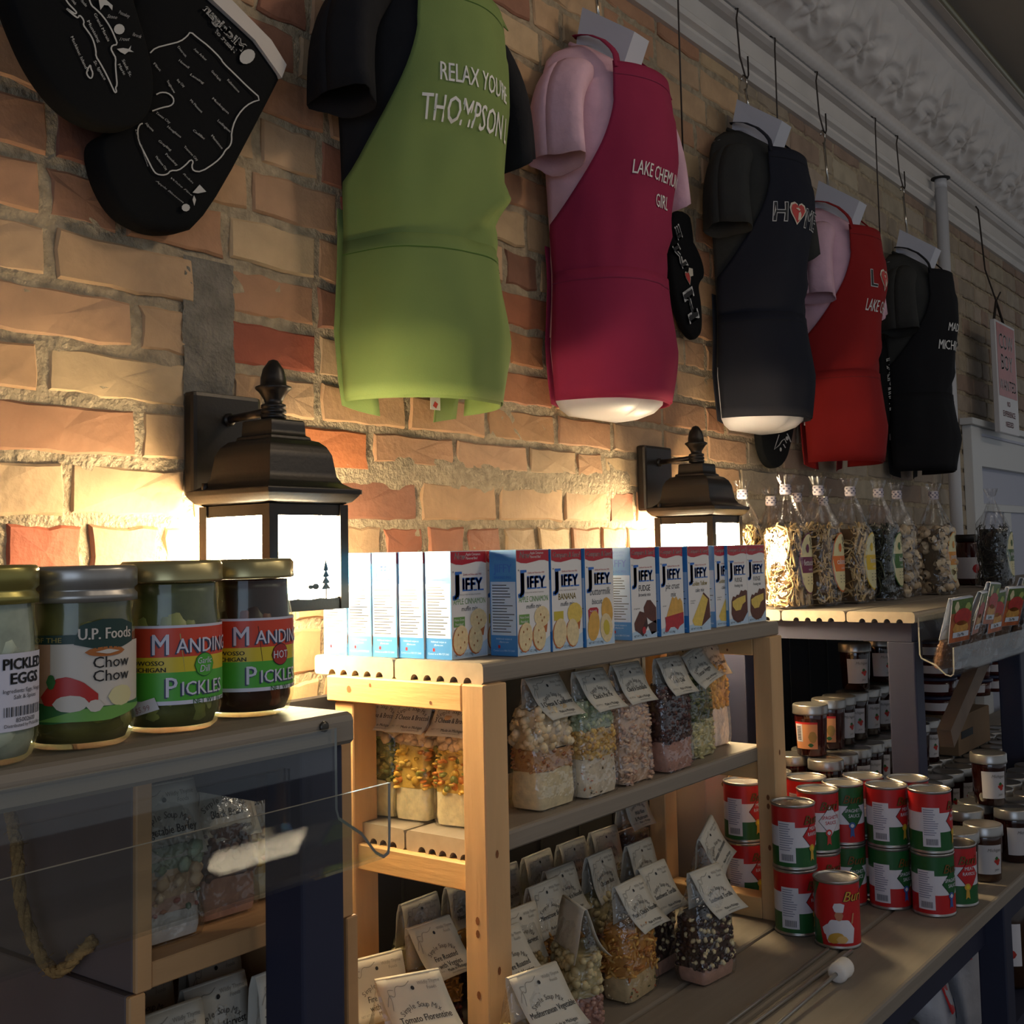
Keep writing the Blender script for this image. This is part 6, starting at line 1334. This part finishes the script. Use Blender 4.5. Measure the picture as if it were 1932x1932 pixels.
# ============================================================ UNDER THE TABLE
LZ = .5705
m_yel = mat('oil_yellow', '7a5a0c', .15, coat=.5); m_bagw = mat('poly_bag', 'a9a8ae', .35, var=.06, vs=20, bump=.4, bs=25)
t = thing('oil_jug', 'yellow oil bottle under the table behind the navy leg', 'bottle', (2.42, -.40, LZ)); q = MB(); q.lathe([(0, 0), (.05, 0), (.056, .01), (.056, .15), (.045, .19), (.016, .225), (.016, .25), (0, .25)], m_yel, 26, cap=False); q.build('bottle', t)
q = MB(); q.lathe([(.018, .25), (.019, .25), (.019, .272), (0, .272)], m_cw, 18, cap=False); q.build('cap', t)
def soft_bag(x, y, w, d, h, label, seed, rz=0):
    t = thing('flour_bag', label, 'bag', (x, y, LZ), rz, group='white bags under the table'); B = Bag(w, d, h, seed); q = MB(); q.grid(lambda u, v: B.pt(2*PI*u, h*v, 1, .004*math.sin(u*30+v*9)), 30, 14, m_bagw); q.add([B.pt(2*PI*i/30, 0, 1) for i in range(30)], [tuple(range(29, -1, -1))], m_bagw); q.add([B.pt(2*PI*i/30, h, 1) for i in range(30)], [tuple(range(30))], m_bagw); q.build('sack', t)
    q = MB(); f = lambda u, v: B.pt(-PI/2+u/(w*.6), v, 1.0, .006); strip_poly(q, [(-.06, h*.55), (-.02, h*.55), (-.02, h*.82), (-.06, h*.82)], f, m_cr, .006); q.build('print', t); q = MB(); strip_poly(q, [(.01, h*.3), (.05, h*.36), (.05, h*.5), (.01, h*.44)], f, m_cblue, .006); q.build('print', t)
soft_bag(2.30, -.505, .14, .10, .19, 'white plastic bag with a red stripe, front one under the table', 4.1, .3); soft_bag(2.52, -.50, .14, .10, .25, 'white plastic bag with red edge beside the navy leg', 7.7, -.2)
for k, (x, y) in enumerate(((2.02, -.53), (2.10, -.54), (1.94, -.54), (2.17, -.50))): 
    jam_jar(x, y, LZ, 'dark', 'glass jar under the table edge, '+('second from left', 'third from left', 'leftmost', 'rightmost')[k], .1, 'glass jars under the table')
t0 = None
for k, (x, y) in enumerate(((2.66, -.52), (2.78, -.53), (2.90, -.52), (3.02, -.53))):
    la = 'dark amber bottle on the lower shelf, '+('nearest', 'second', 'third', 'farthest')[k]+' right of the navy leg'
    if t0 is None:
        t0 = thing('sauce_bottle', la, 'bottle', (0, 0, 0), group='sauce bottles on the lower shelf'); q = MB(); q.lathe([(0, 0), (.045, 0), (.05, .008), (.05, .17), (.04, .20), (.02, .23), (.018, .255), (0, .255)], mat('amber_sauce', '2c1606', .15, coat=.5, var=.4, vs=30), 26, cap=False); q.build('bottle', t0)
        q = MB(); q.lathe([(.02, .255), (.021, .256), (.021, .272), (0, .273)], m_lidsv, 18, cap=False); q.build('cap', t0); q = MB(); f = cyl_map(.05, 0, off=.0008); strip_poly(q, [(-.03, .05), (.03, .05), (.03, .14), (-.03, .14)], f, m_paper, .006); strip_poly(q, ell(.005, .075, .014, .010, 12), cyl_map(.05, 0, off=.0012), m_pkr, .004); q.build('label', t0); o = t0
    else: o = copy_tree(t0, label=la)
    o.location = (x, y, LZ); o.rotation_euler = (0, 0, vdir(x, y)+PI/2)

# ============================================================ MORE BACKGROUND GOODS
m_sauce = mat('sauce_red', '3c0f0a', .15, coat=.5); SJ = None
for k, (x, y) in enumerate(((3.26, -.19), (3.375, -.19), (3.74, -.22), (3.86, -.24))):
    la = 'large dark red sauce jar with white label, '+('first', 'second', 'third', 'last')[k]+' along the pasta shelf'
    if SJ is None:
        t = thing('sauce_jar', la, 'jar', (0, 0, 0), group='sauce jars on the pasta shelf'); q = MB(); q.lathe([(0, .001), (.04, .001), (.045, .008), (.045, .10), (.036, .125), (.036, .135), (0, .135)], m_sauce, 28, cap=False); q.build('glass_body', t)
        q = MB(); q.lathe([(.037, .133), (.040, .134), (.040, .152), (.037, .155), (0, .155)], m_cblk, 28, cap=False); q.build('lid', t)
        q = MB(); strip_poly(q, [(-.045, .02), (.045, .02), (.045, .085), (-.045, .085)], cyl_map(.045, 0, off=.0006), m_paper, .006); strip_poly(q, ell(.02, .05, .014, .014, 14), cyl_map(.045, 0, off=.001), m_cr, .004); q.build('label', t); SJ = t; o = t
    else: o = copy_tree(SJ, label=la)
    o.location = (x, y, 1.4126); o.rotation_euler = (0, 0, vdir(x, y)+PI/2)
p = Vector((2.12, -.16, TZ+.0005)); t = thing('gift_crate', 'pale gift crate with a printed rooster and rope loop behind the rack', 'crate', p)
m_gc = mat('gift_crate_pale', '9c9084', .7, var=.08, vs=8); m_roost = mat('rooster_print', '3c1a16', .7); m_roost2 = mat('rooster_tail', '1d1a1c', .7)
q = MB(); q.box((1.985, -.215, p.z), (2.235, -.095, p.z+.225), m_gc, .003); q.build('body', t, o=p)
f = lambda u, v: (1.985+u, -.2158, p.z+v)
q = MB(); q.poly([(.03, .02), (.055, .015), (.10, .03), (.125, .06), (.12, .085), (.09, .095), (.06, .085), (.03, .095), (.02, .06)], f, m_roost); q.poly([(.10, .085), (.13, .075), (.155, .10), (.16, .15), (.145, .175), (.135, .15), (.115, .12)], f, m_roost2); q.poly([(.02, .08), (.01, .10), (.022, .115), (.04, .11), (.045, .085)], f, m_roost); q.poly([(.055, .015), (.06, -.0), (.066, .0), (.062, .018)], f, m_roost2); q.build('print', t, o=p)
q = MB(); q.tube([(2.05, -.2165, p.z+.185), (2.07, -.225, p.z+.20), (2.12, -.228, p.z+.205), (2.17, -.225, p.z+.198), (2.19, -.2165, p.z+.18)], .004, m_rope, 6); q.build('rope_loop', t, o=p)
